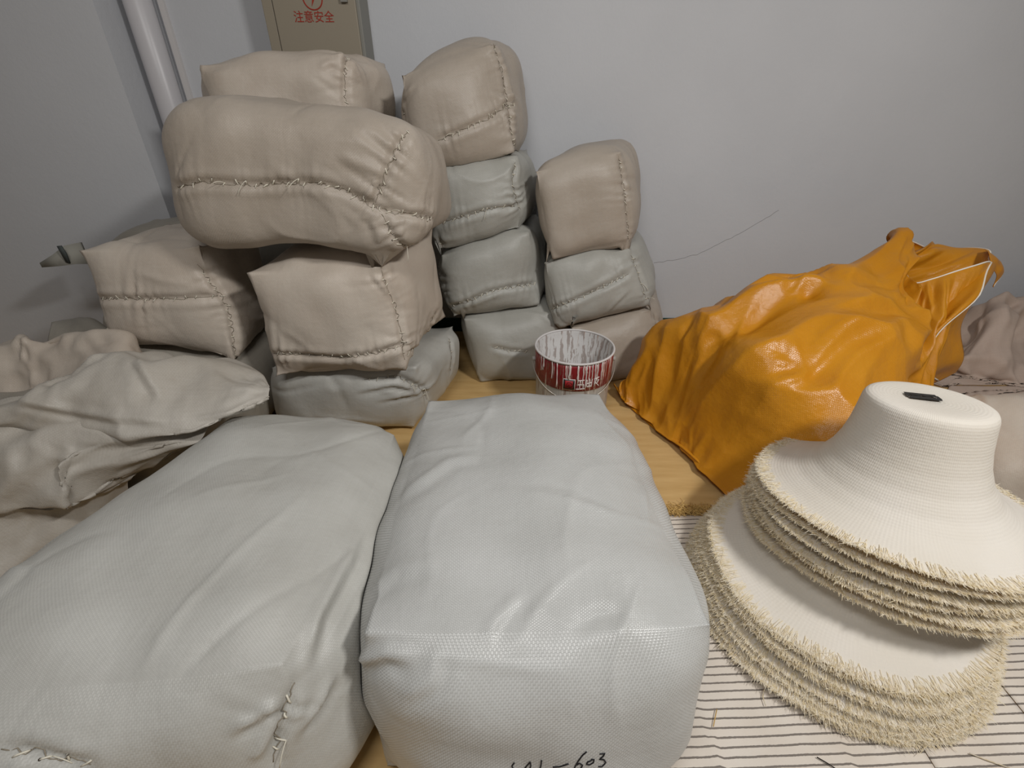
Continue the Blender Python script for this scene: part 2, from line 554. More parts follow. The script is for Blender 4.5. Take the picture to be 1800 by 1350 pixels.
def stitch_mesh(path, bv, seed, parts, holes, line, gap=0.036, length=0.010, r=0.0013, out=0.0015):
    """thread lying in the seam plus slanting stitches across it"""
    rnd = random.Random(seed)
    P, Ns = [], []
    for q in path:
        h, n, i, d = bv.find_nearest(Vector(q))
        P.append(np.array(h)); Ns.append(np.array(n))
    P, Ns = np.array(P), np.array(Ns)
    line.tube(P + Ns * out * 0.2, r * 0.65, 5)
    s = np.concatenate([[0], np.cumsum(np.linalg.norm(np.diff(P, axis=0), axis=1))])
    x = rnd.uniform(0.3, 0.8) * gap
    while x < s[-1]:
        i = min(int(np.searchsorted(s, x)), len(P) - 2)
        c, n = P[i], Ns[i]
        t = P[i + 1] - P[max(i - 1, 0)]; t = t / (np.linalg.norm(t) + 1e-9)
        b = np.cross(n, t)
        sl = rnd.uniform(0.2, 0.7)
        L = length * rnd.uniform(0.7, 1.4)
        pts = []
        for u in (-1, -0.4, 0.4, 1):
            g = c + (b + sl * t) * u * L * 0.7
            h, nn, _, _ = bv.find_nearest(Vector(g))
            pts.append(np.array(h) + np.array(nn) * (out * (1.3 if abs(u) < 0.9 else 0.1)))
        parts.tube(pts, r * rnd.uniform(0.9, 1.3), 5)
        if rnd.random() < 0.4:
            e = pts[rnd.choice((0, -1))]
            h, nn, _, _ = bv.find_nearest(Vector(e))
            nn = np.array(nn); h = np.array(h)
            a = np.cross(nn, np.array([0.3, 0.5, 0.8])); a /= np.linalg.norm(a); b2 = np.cross(nn, a)
            rr = 0.0017 * rnd.uniform(0.8, 1.5)
            k = len(holes.V)
            ring = [h + nn * 0.0007 + rr * (math.cos(w) * a + math.sin(w) * b2) for w in np.linspace(0, 2 * math.pi, 8)[:-1]]
            holes.add(ring, [tuple(range(7))])
        if rnd.random() < 0.12:
            e = pts[-1]; q = [e]
            dirv = np.array([rnd.uniform(-1, 1), rnd.uniform(-.5, .1), rnd.uniform(-1, .6)]); dirv /= np.linalg.norm(dirv)
            for j in range(5):
                q.append(e + (dirv + 0.6 * n) * 0.005 * (j + 1) + np.array([0, 0, -0.0007 * j * j]))
            parts.tube(q, r * 0.7, 4)
        x += gap * rnd.uniform(0.75, 1.3)

SOLIDS = []
def register(V, Q, bv=None):
    SOLIDS.append((bv or bvh_of(V, Q), V.min(0), V.max(0)))

def contact(V, Q=None, clear=0.0015, reach=0.14, smooth=8):
    """soft things give way: points inside earlier solids are moved onto their surface"""
    V = V.copy()
    nb = None
    for rep in range(2):
        moved = np.zeros(len(V), bool)
        for bv, lo, hi in SOLIDS:
            if (V.min(0) > hi).any() or (V.max(0) < lo).any(): continue
            ids = np.nonzero(((V > lo) & (V < hi)).all(1))[0]
            for i in ids:
                h, n, f, d = bv.find_nearest(Vector(V[i]), reach)
                if h is not None and (Vector(V[i]) - h).dot(n) < clear * 0.5:
                    V[i] = np.array(h + n * clear); moved[i] = True
        if rep == 0 and Q is not None and moved.any() and smooth:
            e = np.concatenate([Q[:, [0, 1]], Q[:, [1, 2]], Q[:, [2, 3]], Q[:, [3, 0]]])
            near = moved.copy()
            for _ in range(3):
                m = near[e].any(1); near[e[m].ravel()] = True
            deg = np.bincount(e.ravel(), minlength=len(V)).astype(float)
            for _ in range(smooth):
                S = np.stack([np.bincount(e[:, 0], V[e[:, 1], k], len(V)) + np.bincount(e[:, 1], V[e[:, 0], k], len(V)) for k in range(3)], 1)
                V[near] = 0.5 * V[near] + 0.5 * (S / deg[:, None])[near]
    return V

def bale(name, label, group, front, backv, mat, n=(50, 50, 44), k=4.6, grow=1.07, bulge=(0.07, 0.07, 0.07),
         point=0.35, seams=(), folds=(), seed=1, rough=1.0, zmin=0.003, back4=None, cat='sack', uvflip=False, grooves=(), ymax=2.395):
    """front: BL BR TR TL world points, backv: vector or list of 4 vectors to the back corners"""
    Pm, Q, UVF = cube_grid(n)
    f = np.array(front, float)
    b = np.array(back4, float) if back4 is not None else f + np.array(backv, float)
    # corners indexed [x][y][z]
    C = np.zeros((2, 2, 2, 3))
    for y, qd in ((0, f), (1, b)):
        C[0, y, 0], C[1, y, 0], C[1, y, 1], C[0, y, 1] = qd[0], qd[1], qd[2], qd[3]
    A = np.abs(Pm)
    kn = (A ** k).sum(1) ** (1.0 / k)
    q = Pm / kn[:, None]
    cw = (A[:, 0] * A[:, 1] * A[:, 2]) ** 3 * point
    q = q + (Pm - q) * cw[:, None]
    for i in range(3):
        j, l = (i + 1) % 3, (i + 2) % 3
        on = A[:, i] > 0.999
        q[on, i] *= 1 + bulge[i] * (1 - Pm[on, j] ** 2) * (1 - Pm[on, l] ** 2)
    q *= grow
    t = (q + 1) / 2
    V = np.zeros((len(q), 3))
    for x in (0, 1):
        for y in (0, 1):
            for z in (0, 1):
                w = (t[:, 0] if x else 1 - t[:, 0]) * (t[:, 1] if y else 1 - t[:, 1]) * (t[:, 2] if z else 1 - t[:, 2])
                V += w[:, None] * C[x, y, z]
    dims = (np.linalg.norm(f[1] - f[0]), np.linalg.norm(b[0] - f[0]), np.linalg.norm(f[3] - f[0]))
    N = vnormals(V, Q)
    V = V + N * (wave_noise(V, 2.6, seed, 9) * 0.0075 * rough + wave_noise(V, 6.5, seed + 3, 10) * 0.0028 * rough
                 + creases(V, 5.0, seed + 7, 6, 7) * 0.006 * rough)[:, None]
    V[:, 2] = np.maximum(V[:, 2], zmin)
    V = contact(V, Q)
    bv = bvh_of(V, Q)
    N = vnormals(V, Q)
    rs = np.random.RandomState(seed + 90)
    paths = []
    D = np.zeros(len(V))
    for sm in seams:
        pth = cast_path(bv, sm)
        if len(pth) < 3: continue
        paths.append(pth)
        d2 = ((V[:, None, :] - pth[None, :, :]) ** 2).sum(2)
        im = d2.argmin(1); d = np.sqrt(d2[np.arange(len(V)), im])
        s = im * 0.006
        tang = np.gradient(pth, axis=0)[im]
        side = np.sign((np.cross(tang, N) * (V - pth[im])).sum(1))
        lam = rs.uniform(0.022, 0.032)
        ph = np.interp(s, np.arange(0, 3, 0.03), rs.uniform(-2.2, 2.2, 100))
        amp = np.clip(np.interp(s, np.arange(0, 3, 0.05), rs.uniform(-0.2, 1.25, 60)), 0, 1.3)
        endf = np.minimum(im, len(pth) - 1 - im) * 0.006
        fade = 0.35 + 0.65 * np.clip(endf / 0.03, 0, 1)
        reach = 0.034 + 0.022 * np.sin(s * 60 + ph)
        pk = np.sin(2 * math.pi * s / lam + ph + side * 1.3 + d * 30 * side) * np.exp(-d / np.clip(reach, 0.012, 1)) * amp
        pk *= (1 - np.exp(-(d / 0.007) ** 2))
        D += fade * (pk * 0.0075 - 0.010 * np.exp(-(d / 0.009) ** 2) + 0.003 * np.exp(-((d - 0.022) / 0.012) ** 2))
    for fd, depth, wid in folds:
        pth = cast_path(bv, fd)
        if len(pth) < 3: continue
        d2 = ((V[:, None, :] - pth[None, :, :]) ** 2).sum(2)
        im = d2.argmin(1); d = np.sqrt(d2[np.arange(len(V)), im])
        tang = np.gradient(pth, axis=0)[im]
        side = ((np.cross(tang, N) * (V - pth[im])).sum(1))
        endf = np.minimum(im, len(pth) - 1 - im) / (len(pth) / 2)
        D += depth * np.clip(endf * 2, 0, 1) * (np.exp(-(d / wid) ** 2) - 0.8 * np.exp(-((d - 1.3 * wid) / wid) ** 2) * (side > 0))
    V = contact(V + N * D[:, None])
    V[:, 2] = np.maximum(V[:, 2], zmin)
    V[:, 1] = np.minimum(V[:, 1], ymax)
    base = np.array([V[:, 0].mean(), V[:, 1].mean(), V[:, 2].min()])
    # uv in metres per face
    par = (Pm + 1) / 2 * np.array(dims)
    uv = np.zeros((len(Q), 4, 2))
    qc = Pm[Q].mean(1)
    for i in range(4):
        pv = par[Q[:, i]]
        u_, v_ = pv[:, 0].copy(), pv[:, 1].copy()
        drop = dims[2] - pv[:, 2]
        fr_, bk_ = qc[:, 1] < -.999, qc[:, 1] > .999
        lf_, rt_ = qc[:, 0] < -.999, qc[:, 0] > .999
        v_[fr_] = -drop[fr_]; v_[bk_] = dims[1] + drop[bk_]
        u_[lf_] = -drop[lf_]; u_[rt_] = dims[0] + drop[rt_]
        uv[:, i, 0], uv[:, i, 1] = u_, v_
    root = empty(name, base)
    tag(root, label, cat, group)
    mesh_obj('sack_body', V - base, Q, mat, root, True, uv.reshape(-1, 2))
    bv2 = bvh_of(V, Q)
    register(V, Q, bv2)
    for i, pth in enumerate(paths):
        pr, ho, ln = Parts(), Parts(), Parts()
        stitch_mesh(pth, bv2, seed * 17 + i, pr, ho, ln)
        pr.V = [tuple(np.array(v) - base) for v in pr.V]; ho.V = [tuple(np.array(v) - base) for v in ho.V]
        ln.V = [tuple(np.array(v) - base) for v in ln.V]
        st = ln.build('seam', M['seamline'], root, True)
        if pr.V: pr.build('stitches', M['thread'], st, True)['kind'] = 'stuff'
        if ho.V: ho.build('needle_holes', M['hole'], st)['kind'] = 'stuff'
    root_data[name + label] = (root, V, Q, bv2, base)
    return root, bv2, base
root_data = {}
GS = 'hand-sewn woven sacks'

# -- the two big sacks lying in front
def lying(tops, zb=0.0, toe=0.07, flare=(0.03, 0.03)):
    """tops: FL FR RR RL (px,py,z) of the top face -> front quad, back quad"""
    T = [PZ(*t) for t in tops]
    bot = [np.array([t[0], t[1], zb]) for t in T]
    bot[0][1] -= toe; bot[1][1] -= toe
    for i in (0, 3): bot[i][0] -= flare[0]
    for i in (1, 2): bot[i][0] += flare[1]
    return [bot[0], bot[1], T[1], T[0]], [bot[3], bot[2], T[2], T[3]]
fr, bk = lying([(574, 1150, .39), (1335, 1135, .39), (1068, 664, .36), (738, 682, .36)], flare=(.0, -.015))
sackA = bale('woven_sack', 'large pale woven sack lying front centre with handwriting on its near end', GS, fr, None, M['sack_white'],
     n=(84, 120, 60), k=4.2, grow=1.045, bulge=(0.05, 0.05, 0.08), point=0.28, back4=bk, seed=11, rough=0.75, zmin=0.006,
     seams=(), folds=(([(600, 1190), (625, 1165), (680, 1150), (740, 1160)], 0.010, 0.012),
                      ([(690, 900), (720, 860), (790, 810), (860, 800)], 0.005, 0.02),
                      ([(640, 1050), (700, 1000), (780, 985)], 0.004, 0.018),
                      ([(850, 1150), (870, 1090), (930, 1030)], 0.004, 0.012),
                      ([(1000, 1110), (1050, 1085), (1120, 1075)], -0.004, 0.016),
                      ([(700, 1230), (760, 1200), (770, 1130)], 0.004, 0.012)))
fr, bk = lying([(-500, 1290, .39), (520, 1205, .39), (726, 728, .37), (412, 700, .38)], flare=(0.0, .05))
sackB = bale('woven_sack', 'large grey woven sack lying front left, its near corner drawn into puckers', GS, fr, None, M['sack'],
     n=(90, 110, 60), k=4.4, grow=1.04, bulge=(0.05, 0.04, 0.06), point=0.15, back4=bk, seed=23, rough=0.85,
     seams=([(0, 1318), (50, 1323), (100, 1337), (160, 1347)], [(520, 1200), (505, 1240), (492, 1280), (480, 1345)]),
     folds=(([(530, 1190), (560, 1080), (610, 990), (640, 930)], 0.012, 0.014),
            ([(400, 1290), (450, 1260), (500, 1230)], 0.008, 0.010),
            ([(520, 1290), (560, 1240), (590, 1180)], 0.008, 0.012),
            ([(440, 1340), (470, 1300), (500, 1260)], 0.006, 0.010)))

# -- two towers of sacks against the back wall, from the floor up
T = lambda *c: [np.array(PY(*c[3])), np.array(PY(*c[2])), np.array(PY(*c[1])), np.array(PY(*c[0]))]   # TL TR BR BL -> BL BR TR TL
bale('woven_sack', 'woven sack at the foot of the tall rear tower, left of the paint bucket', GS,
     T((806, 560, 1.85), (982, 546, 1.90), (1000, 672, 1.86), (840, 678, 1.83)), (.05, .44, 0), M['tower'], seed=109, bulge=(.06, .06, .05),
     seams=([(865, 610), (895, 617), (930, 619)], [(814, 602), (820, 640), (842, 668)]))
bale('woven_sack', 'grey woven sack third from the top of the tall rear tower', GS,
     T((766, 448, 1.86), (932, 406, 1.93), (952, 540, 1.92), (790, 564, 1.85)), (.06, .44, 0), M['tower'], seed=107, bulge=(.06, .06, .06),
     seams=([(790, 540), (822, 531), (860, 513), (900, 505), (945, 498)], [(774, 460), (771, 490), (782, 535), (800, 552)]))
bale('woven_sack', 'woven sack second from the top of the tall rear tower', GS,
     T((728, 304, 1.88), (912, 272, 1.95), (922, 410, 1.93), (760, 450, 1.86)), (.06, .44, 0), M['tower'], seed=103, bulge=(.06, .06, .06),
     seams=([(906, 285), (902, 320), (908, 350), (917, 372)], [(772, 393), (820, 380), (860, 368), (908, 362)], [(770, 415), (780, 440)]))
bale('woven_sack', 'woven sack on top of the tall rear tower, a slanting seam on its end', GS,
     T((688, 122, 1.90), (876, 58, 1.98), (912, 276, 1.95), (722, 312, 1.88)), (.05, .42, 0), M['tan_shaded'], seed=101, k=4.2, bulge=(.08, .08, .09),
     seams=([(868, 76), (885, 125), (893, 180), (899, 225), (905, 265)], [(770, 247), (815, 228), (860, 208), (893, 184), (910, 184)], [(693, 142), (697, 170), (712, 208)]),
     folds=(([(705, 180), (720, 160), (732, 145)], 0.006, 0.008),))
bale('woven_sack', 'woven sack at the foot of the shorter rear tower, behind the paint bucket', GS,
     T((996, 576, 1.87), (1152, 538, 1.94), (1170, 672, 1.86), (1036, 684, 1.83)), (.10, .44, 0), M['tan_shaded'], seed=131, bulge=(.05, .06, .05),
     seams=([(1150, 552), (1161, 590), (1164, 640)],))
bale('woven_sack', 'woven sack in the middle of the shorter rear tower with a slanting seam', GS,
     T((944, 458, 1.88), (1116, 428, 1.94), (1150, 542, 1.92), (972, 580, 1.86)), (.11, .44, 0), M['tower'], seed=127, bulge=(.05, .06, .06),
     seams=([(965, 545), (1005, 530), (1035, 517), (1070, 500), (1108, 480)], [(1110, 448), (1122, 475), (1130, 500), (1137, 530)]),
     folds=(([(1060, 555), (1085, 530), (1110, 505)], 0.005, 0.010),))
bale('woven_sack', 'woven sack on top of the shorter rear tower', GS,
     T((930, 296, 1.90), (1096, 258, 1.95), (1114, 438, 1.93), (966, 464, 1.87)), (.13, .42, 0), M['tan_shaded'], seed=113, k=4.6, bulge=(.06, .06, .07),
     seams=([(1088, 274), (1095, 310), (1100, 345), (1105, 390), (1107, 428)], [(934, 325), (938, 360), (944, 400), (962, 442)]))

# -- pile at the left, from the floor up
bale('woven_sack', 'grey woven sack on the floor under the left pile, gathered at its near corner', GS,
     [(-.90, 1.44, 0), (-.36, 1.46, 0), (-.31, 1.43, .31), (-.88, 1.42, .32)], None, M['sack'], n=(60, 46, 36), grow=1.03,
     back4=[(-.82, 1.86, 0), (-.24, 1.90, 0), (-.21, 1.88, .29), (-.80, 1.84, .31)], seed=61, rough=1.1,
     seams=([(790, 595), (796, 625), (792, 655)], [(640, 668), (700, 662), (745, 685), (752, 705)]),
     folds=(([(620, 690), (690, 675), (742, 685)], 0.008, 0.010), ([(660, 705), (710, 695), (745, 690)], 0.007, 0.009)))
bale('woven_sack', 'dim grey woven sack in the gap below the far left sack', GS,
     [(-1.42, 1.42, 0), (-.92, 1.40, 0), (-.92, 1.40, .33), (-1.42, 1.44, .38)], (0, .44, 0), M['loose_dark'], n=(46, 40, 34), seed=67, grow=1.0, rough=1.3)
bale('woven_sack', 'lowest of three stacked sacks behind the left pile, on the floor near the pipe', GS,
     [(-1.15, 1.95, 0), (-.46, 1.95, 0), (-.48, 1.95, .43), (-1.13, 1.95, .43)], (0, .42, 0), M['sack'], n=(36, 28, 28), seed=79, grow=1.0, rough=0.7)
bale('woven_sack', 'middle of three stacked sacks behind the left pile, near the pipe', GS,
     [(-1.15, 1.95, .41), (-.48, 1.95, .41), (-.50, 1.95, .87), (-1.13, 1.95, .87)], (0, .42, 0), M['sack'], n=(36, 28, 28), seed=73, grow=1.0, rough=0.7)
bale('woven_sack', 'grey-brown woven sack behind the left pile near the pipe, seam at its right end', GS,
     T((334, 108, 1.88), (606, 84, 1.88), (612, 250, 1.86), (350, 265, 1.86)), None, M['sack_tan'], n=(56, 40, 40), k=4.6, seed=71, grow=1.05,
     back4=[PY(350, 265, 1.86) + (0, .36, 0), PY(612, 250, 1.86) + (.10, .36, 0), PY(606, 84, 1.88) + (.08, .34, -.02), PY(334, 108, 1.88) + (0, .34, 0)],
     ymax=2.255, seams=([(611, 100), (607, 135), (606, 165), (612, 198)],), folds=(([(560, 120), (580, 110), (600, 112)], 0.006, 0.012),))
bale('woven_sack', 'beige woven sack in the middle of the left pile, a seam low across its front', GS,
     T((424, 478, 1.40), (674, 462, 1.38), (716, 655, 1.38), (474, 672, 1.36)), None, M['sack_tan'], n=(52, 46, 46), k=5, grow=1.03,
     back4=[PY(474, 672, 1.36) + (.10, .40, .01), PY(716, 655, 1.38) + (.10, .40, .03), PY(674, 462, 1.38) + (.11, .42, .03), PY(424, 478, 1.40) + (.06, .42, .05)],
     bulge=(0.07, 0.06, 0.09), point=0.6, seed=41,
     seams=([(480, 622), (530, 625), (600, 630), (660, 622), (712, 605)], [(672, 475), (685, 510), (698, 540), (703, 570), (710, 610), (712, 635)],
            [(430, 498), (452, 550), (465, 600), (477, 650)], [(768, 548), (742, 600), (714, 625)]),
     folds=(([(652, 480), (675, 505), (694, 535)], 0.006, 0.009),))
bale('woven_sack', 'beige woven sack at the far left end of the pile with a level seam', GS,
     T((126, 438, 1.50), (350, 424, 1.48), (420, 648, 1.42), (194, 600, 1.46)), None, M['sack_tan'], n=(50, 46, 46), k=5, grow=1.03,
     back4=[PY(194, 600, 1.46) + (.0, .38, .02), PY(420, 648, 1.42) + (-.02, .40, .03), PY(350, 424, 1.48) + (0.02, .36, -.05), PY(126, 438, 1.50) + (.08, .36, .0)],
     bulge=(0.05, 0.04, 0.06), point=0.6, seed=53,
     seams=([(166, 525), (200, 525), (265, 526), (325, 525), (388, 520)], [(346, 465), (375, 500), (387, 515), (405, 550), (412, 600), (418, 635)],
            [(134, 455), (152, 500), (168, 535), (192, 585)]))
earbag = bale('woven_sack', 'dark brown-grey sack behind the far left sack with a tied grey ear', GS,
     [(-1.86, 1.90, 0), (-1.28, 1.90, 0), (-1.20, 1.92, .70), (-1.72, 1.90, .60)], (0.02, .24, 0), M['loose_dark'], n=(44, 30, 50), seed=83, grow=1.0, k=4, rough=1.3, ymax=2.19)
bale('woven_sack', 'long beige woven sack on top of the left pile with a seam along its side', GS,
     T((262, 172, 1.42), (722, 206, 1.38), (736, 454, 1.34), (308, 438, 1.38)), None, M['tan_shaded'], n=(84, 46, 48), k=5, grow=1.04,  # same beige cloth as the pile, its darker tint stands in for shade
     bulge=(0.05, 0.05, 0.06), point=0.0,
     back4=[PY(308, 432, 1.38) + (0.02, .40, 0.02), PY(732, 458, 1.34) + (0.05, .42, 0.02), PY(722, 206, 1.38) + (0.03, .40, -.05), PY(262, 172, 1.42) + (0, .38, 0)],
     seed=31, rough=1.0,
     seams=([(310, 328), (350, 320), (400, 322), (450, 325), (490, 322), (560, 322), (605, 335), (660, 365), (700, 375), (766, 384)],
            [(660, 356), (680, 300), (700, 255), (720, 226)], [(672, 376), (685, 405), (705, 430), (726, 442)]),
     folds=(([(590, 270), (630, 290), (680, 310)], 0.006, 0.015), ([(640, 375), (660, 400), (670, 440)], 0.006, 0.012)))

# grey ear of knotted cloth
def ribbon(name, pts, widths, mat, parent, base, thick=0.004, nrm=(0, -1, 0.2)):
    p = Parts(); V = []; F = []
    n0 = np.array(nrm, float); n0 /= np.linalg.norm(n0)
    pts = [np.array(q, float) for q in pts]
    for i, c in enumerate(pts):
        t = pts[min(i + 1, len(pts) - 1)] - pts[max(i - 1, 0)]; t /= np.linalg.norm(t)
        b = np.cross(n0, t); b /= np.linalg.norm(b)
        for sgn, dn in ((-1, 1), (1, 1), (1, -1), (-1, -1)):
            V.append(c + b * sgn * widths[i] / 2 + n0 * dn * thick / 2)
    for i in range(len(pts) - 1):
        for k in range(4):
            F.append((i*4+k, i*4+(k+1) % 4, i*4+4+(k+1) % 4, i*4+4+k))
    F.append((3, 2, 1, 0)); m = (len(pts) - 1) * 4; F.append((m, m+1, m+2, m+3))
    p.add([v - base for v in V], F)
    return p.build(name, mat, parent, True)
M['tie'] = plain('tie_strip_slate', srgb(78, 82, 80), 0.7)
M['ear'] = plain('grey_tie_cloth', srgb(160, 157, 147), 0.7)
ribbon('tied_ear', [PY(150, 445, 1.92), PY(125, 448, 1.88), PY(100, 458, 1.86), PY(74, 466, 1.86)], [.085, .075, .045, .018], M['ear'], earbag[0], earbag[2], .012)
ribbon('tie_strip', [PY(104, 432, 1.85), PY(112, 445, 1.85), PY(120, 462, 1.86)], [.016, .02, .014], M['tie'], earbag[0], earbag[2], .006)

# ------------------------------------------------------------------ handwriting on the front sack
rootA, bvA, baseA = sackA
strokes = [
    [(902, 1352), (900, 1346), (905, 1339)],
    [(918, 1356), (926, 1346), (932, 1339), (933, 1346), (930, 1356)],
    [(952, 1336), (951, 1345), (948, 1356)],
    [(972, 1348), (985, 1347), (1003, 1341)],
    [(1031, 1321), (1024, 1327), (1016, 1338), (1010, 1349), (1012, 1356), (1020, 1352), (1024, 1345), (1018, 1341), (1013, 1345)],
    [(1040, 1336), (1033, 1339), (1031, 1343), (1036, 1344), (1043, 1340), (1044, 1335), (1038, 1334)],
    [(1054, 1325), (1063, 1324), (1060, 1329), (1054, 1334), (1061, 1335), (1065, 1340), (1058, 1347), (1050, 1347)],
]
for st in strokes:
    pr = Parts()
    pp = []
    for a, b in zip(st[:-1], st[1:]):
        for t in np.linspace(0, 1, 5, endpoint=False):
            h, n, i, d = bvA.ray_cast(Vector(CAMP), Vector(ray(a[0] + (b[0]-a[0])*t, a[1] + (b[1]-a[1])*t)).normalized())
            if h is not None: pp.append(np.array(h + n * 0.0002) - baseA)
    if len(pp) > 2:
        pr.tube(pp, 0.0013, 6); pr.build('handwriting_stroke', M['ink'], rootA, True)

# ------------------------------------------------------------------ loose empty sacks
def catmull(P, n, closed=False):
    """P: (m, ...) control points -> n samples"""
    P = np.asarray(P, float); m = len(P)
    t = np.linspace(0, m if closed else m - 1, n, endpoint=not closed)
    i = np.floor(t).astype(int)
    if not closed: i = np.minimum(i, m - 2)
    f = (t - i).reshape(-1, *([1] * (P.ndim - 1)))
    g = (lambda k: P[(i + k) % m]) if closed else (lambda k: P[np.clip(i + k, 0, m - 1)])
    p0, p1, p2, p3 = g(-1), g(0), g(1), g(2)
    return 0.5 * ((2 * p1) + (-p0 + p2) * f + (2*p0 - 5*p1 + 4*p2 - p3) * f**2 + (-p0 + 3*p1 - 3*p2 + p3) * f**3)

def loft(rings, nu, nv):
    """rings (R, K, 3) of closed sections -> grid verts, quads, uv (metres)"""
    G = catmull(np.asarray(rings, float), nu)            # nu, K, 3
    G = np.stack([catmull(g, nv, True) for g in G])      # nu, nv, 3
    V = G.reshape(-1, 3)
    Q, UV = [], []
    ds = np.concatenate([[0], np.cumsum(np.linalg.norm(np.diff(G, axis=0), axis=2).mean(1))])
    per = np.linalg.norm(np.diff(np.concatenate([G, G[:, :1]], 1), axis=1), axis=2).sum(1).mean()
    for i in range(nu - 1):
        for j in range(nv):
            j2 = (j + 1) % nv
            Q.append((i*nv+j, (i+1)*nv+j, (i+1)*nv+j2, i*nv+j2))
            for a, b in ((i, j), (i+1, j), (i+1, j+1), (i, j+1)):
                UV.append((ds[a], per * b / nv))
    return V, np.array(Q), np.array(UV)

GL = 'loose empty sacks'
def sheet_mesh(rows, nu, nv, stretch, seed, bend=0.25, goal=0.006, iters=140, kick=0.006, kfreq=6, zmin=0.006, folds=(), pinedge=None, crease=0.0, crum=()):
    """draped cloth from a grid of control points (rows back to front)"""
    G = catmull(np.asarray(rows, float), nu)
    G = np.stack([catmull(g, nv) for g in G])
    V = G.reshape(-1, 3)
    du = np.linalg.norm(np.diff(G, axis=0), axis=2).mean(1); dv = np.linalg.norm(np.diff(G, axis=1), axis=2).mean(0)
    su = np.concatenate([[0], np.cumsum(du)]); sv = np.concatenate([[0], np.cumsum(dv)])
    Q, UV = [], []
    for i in range(nu - 1):
        for j in range(nv - 1):
            Q.append((i*nv+j, (i+1)*nv+j, (i+1)*nv+j+1, i*nv+j+1))
            for a_, b_ in ((i, j), (i+1, j), (i+1, j+1), (i, j+1)): UV.append((sv[b_], su[a_]))
    Q = np.array(Q)
    if crum:
        UVg = np.stack(np.meshgrid(su, sv, indexing='ij'), -1).reshape(-1, 2)
        N = vnormals(V, Q)
        ef = np.minimum(np.minimum(UVg[:, 0], su[-1] - UVg[:, 0]), np.minimum(UVg[:, 1], sv[-1] - UVg[:, 1]))
        ef = np.clip(ef / 0.06, 0, 1)
        for cells, amp, sd_ in crum: V = V + N * (crumple(UVg, cells, sd_) * amp * ef)[:, None]
    pin = None
    if pinedge:
        pin = np.zeros((nu, nv)); pin[0] = pin[-1] = pinedge; pin[:, 0] = pin[:, -1] = pinedge; pin = pin.ravel()
    V = relax(V, Q, stretch, iters, goal, bend, seed, kick, zmin, kfreq, pin)
    if crease:
        V = V + vnormals(V, Q) * (creases(V, 5, seed + 9, 8, 5) * crease)[:, None]
    if folds:
        N = vnormals(V, Q); bv = bvh_of(V, Q)
        for fd, depth, wid in folds:
            pth = cast_path(bv, fd)
            if len(pth) < 3: continue
            d2 = ((V[:, None, :] - pth[None, :, :]) ** 2).sum(2)
            im = d2.argmin(1); d = np.sqrt(d2[np.arange(len(V)), im])
            side = (np.cross(np.gradient(pth, axis=0)[im], N) * (V - pth[im])).sum(1)
            endf = np.minimum(im, len(pth) - 1 - im) / (len(pth) / 2)
            V = V + N * (depth * np.clip(endf * 3, 0, 1) * (np.exp(-(d / wid) ** 2) - 0.9 * np.exp(-((d - 1.2 * wid) / wid) ** 2) * (side > 0)))[:, None]
    V = contact(V, Q, smooth=1)
    V[:, 2] = np.maximum(V[:, 2], zmin)
    return V, Q, np.array(UV)

def sheet(name, label, group, rows, mat, nu=70, nv=110, thick=0.004, cat='sack', **kw):
    V, Q, UV = sheet_mesh(rows, nu, nv, **kw)
    base = np.array([V[:, 0].mean(), V[:, 1].mean(), V[:, 2].min()])
    o = mesh_obj(name, V - base, Q, mat, None, True, UV)
    o.location = base
    sd = o.modifiers.new('thickness', 'SOLIDIFY'); sd.thickness = thick; sd.offset = -1
    tag(o, label, cat, group)
    return o
def rowz(px, zs, dy=0.0, dz=0.0):
    return [PZ(x, y, z) + np.array([0, dy, dz]) for (x, y), z in zip(px, zs)]

# a filled sack carries the heap
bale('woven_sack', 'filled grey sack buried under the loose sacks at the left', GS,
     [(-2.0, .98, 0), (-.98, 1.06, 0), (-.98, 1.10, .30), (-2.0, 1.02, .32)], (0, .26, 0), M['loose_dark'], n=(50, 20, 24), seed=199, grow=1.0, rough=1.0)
c_top = rowz([(-200, 930), (-60, 905), (40, 893), (110, 882), (180, 862), (235, 838)], [.22, .22, .21, .20, .20, .22])
c_mid = rowz([(-200, 990), (-60, 950), (40, 925), (110, 900), (170, 875), (225, 848)], [.15, .15, .15, .15, .16, .18])
c_low = rowz([(-200, 1120), (-60, 1075), (20, 1030), (110, 970), (180, 915), (235, 880)], [.02, .02, .02, .03, .06, .10])
sheet('empty_sack', 'lowest loose grey sack at the left edge beside the front left sack', GL,
      [np.array(c_top) + (0, .22, -.02), np.array(c_top) + (0, .06, .0), c_top, c_mid, c_low, np.array(c_low) + (0.02, .08, -.02)], M['loose'], nu=60, nv=80, seed=201, stretch=.05, crum=((14, .04, 1), (50, .014, 2)))
b_top = rowz([(-200, 790), (-60, 770), (40, 765), (120, 768), (210, 772), (290, 780), (350, 775)], [.36, .37, .365, .37, .36, .345, .33])
b_mid = rowz([(-200, 850), (-60, 835), (40, 825), (112, 822), (130, 822), (220, 815), (310, 792)], [.31, .31, .31, .315, .30, .30, .31])
b_low = rowz([(-200, 915), (-60, 900), (40, 892), (110, 888), (130, 888), (190, 868), (270, 822)], [.22, .215, .21, .215, .20, .21, .25])
sheet('empty_sack', 'loose grey sack with a straight upright fold, middle of the left heap', GL,
      [np.array(b_top) + (0, .24, -.02), np.array(b_top) + (0, .08, .012), b_top, b_mid, b_low, np.array(b_low) + (.02, .06, .004)], M['loose'], nu=76, nv=100, seed=207, stretch=.05, crum=((12, .04, 3), (50, .016, 4)),
      folds=(([(118, 775), (115, 830), (117, 880)], .006, .018), ([(200, 850), (240, 810), (280, 795)], .005, .02)))
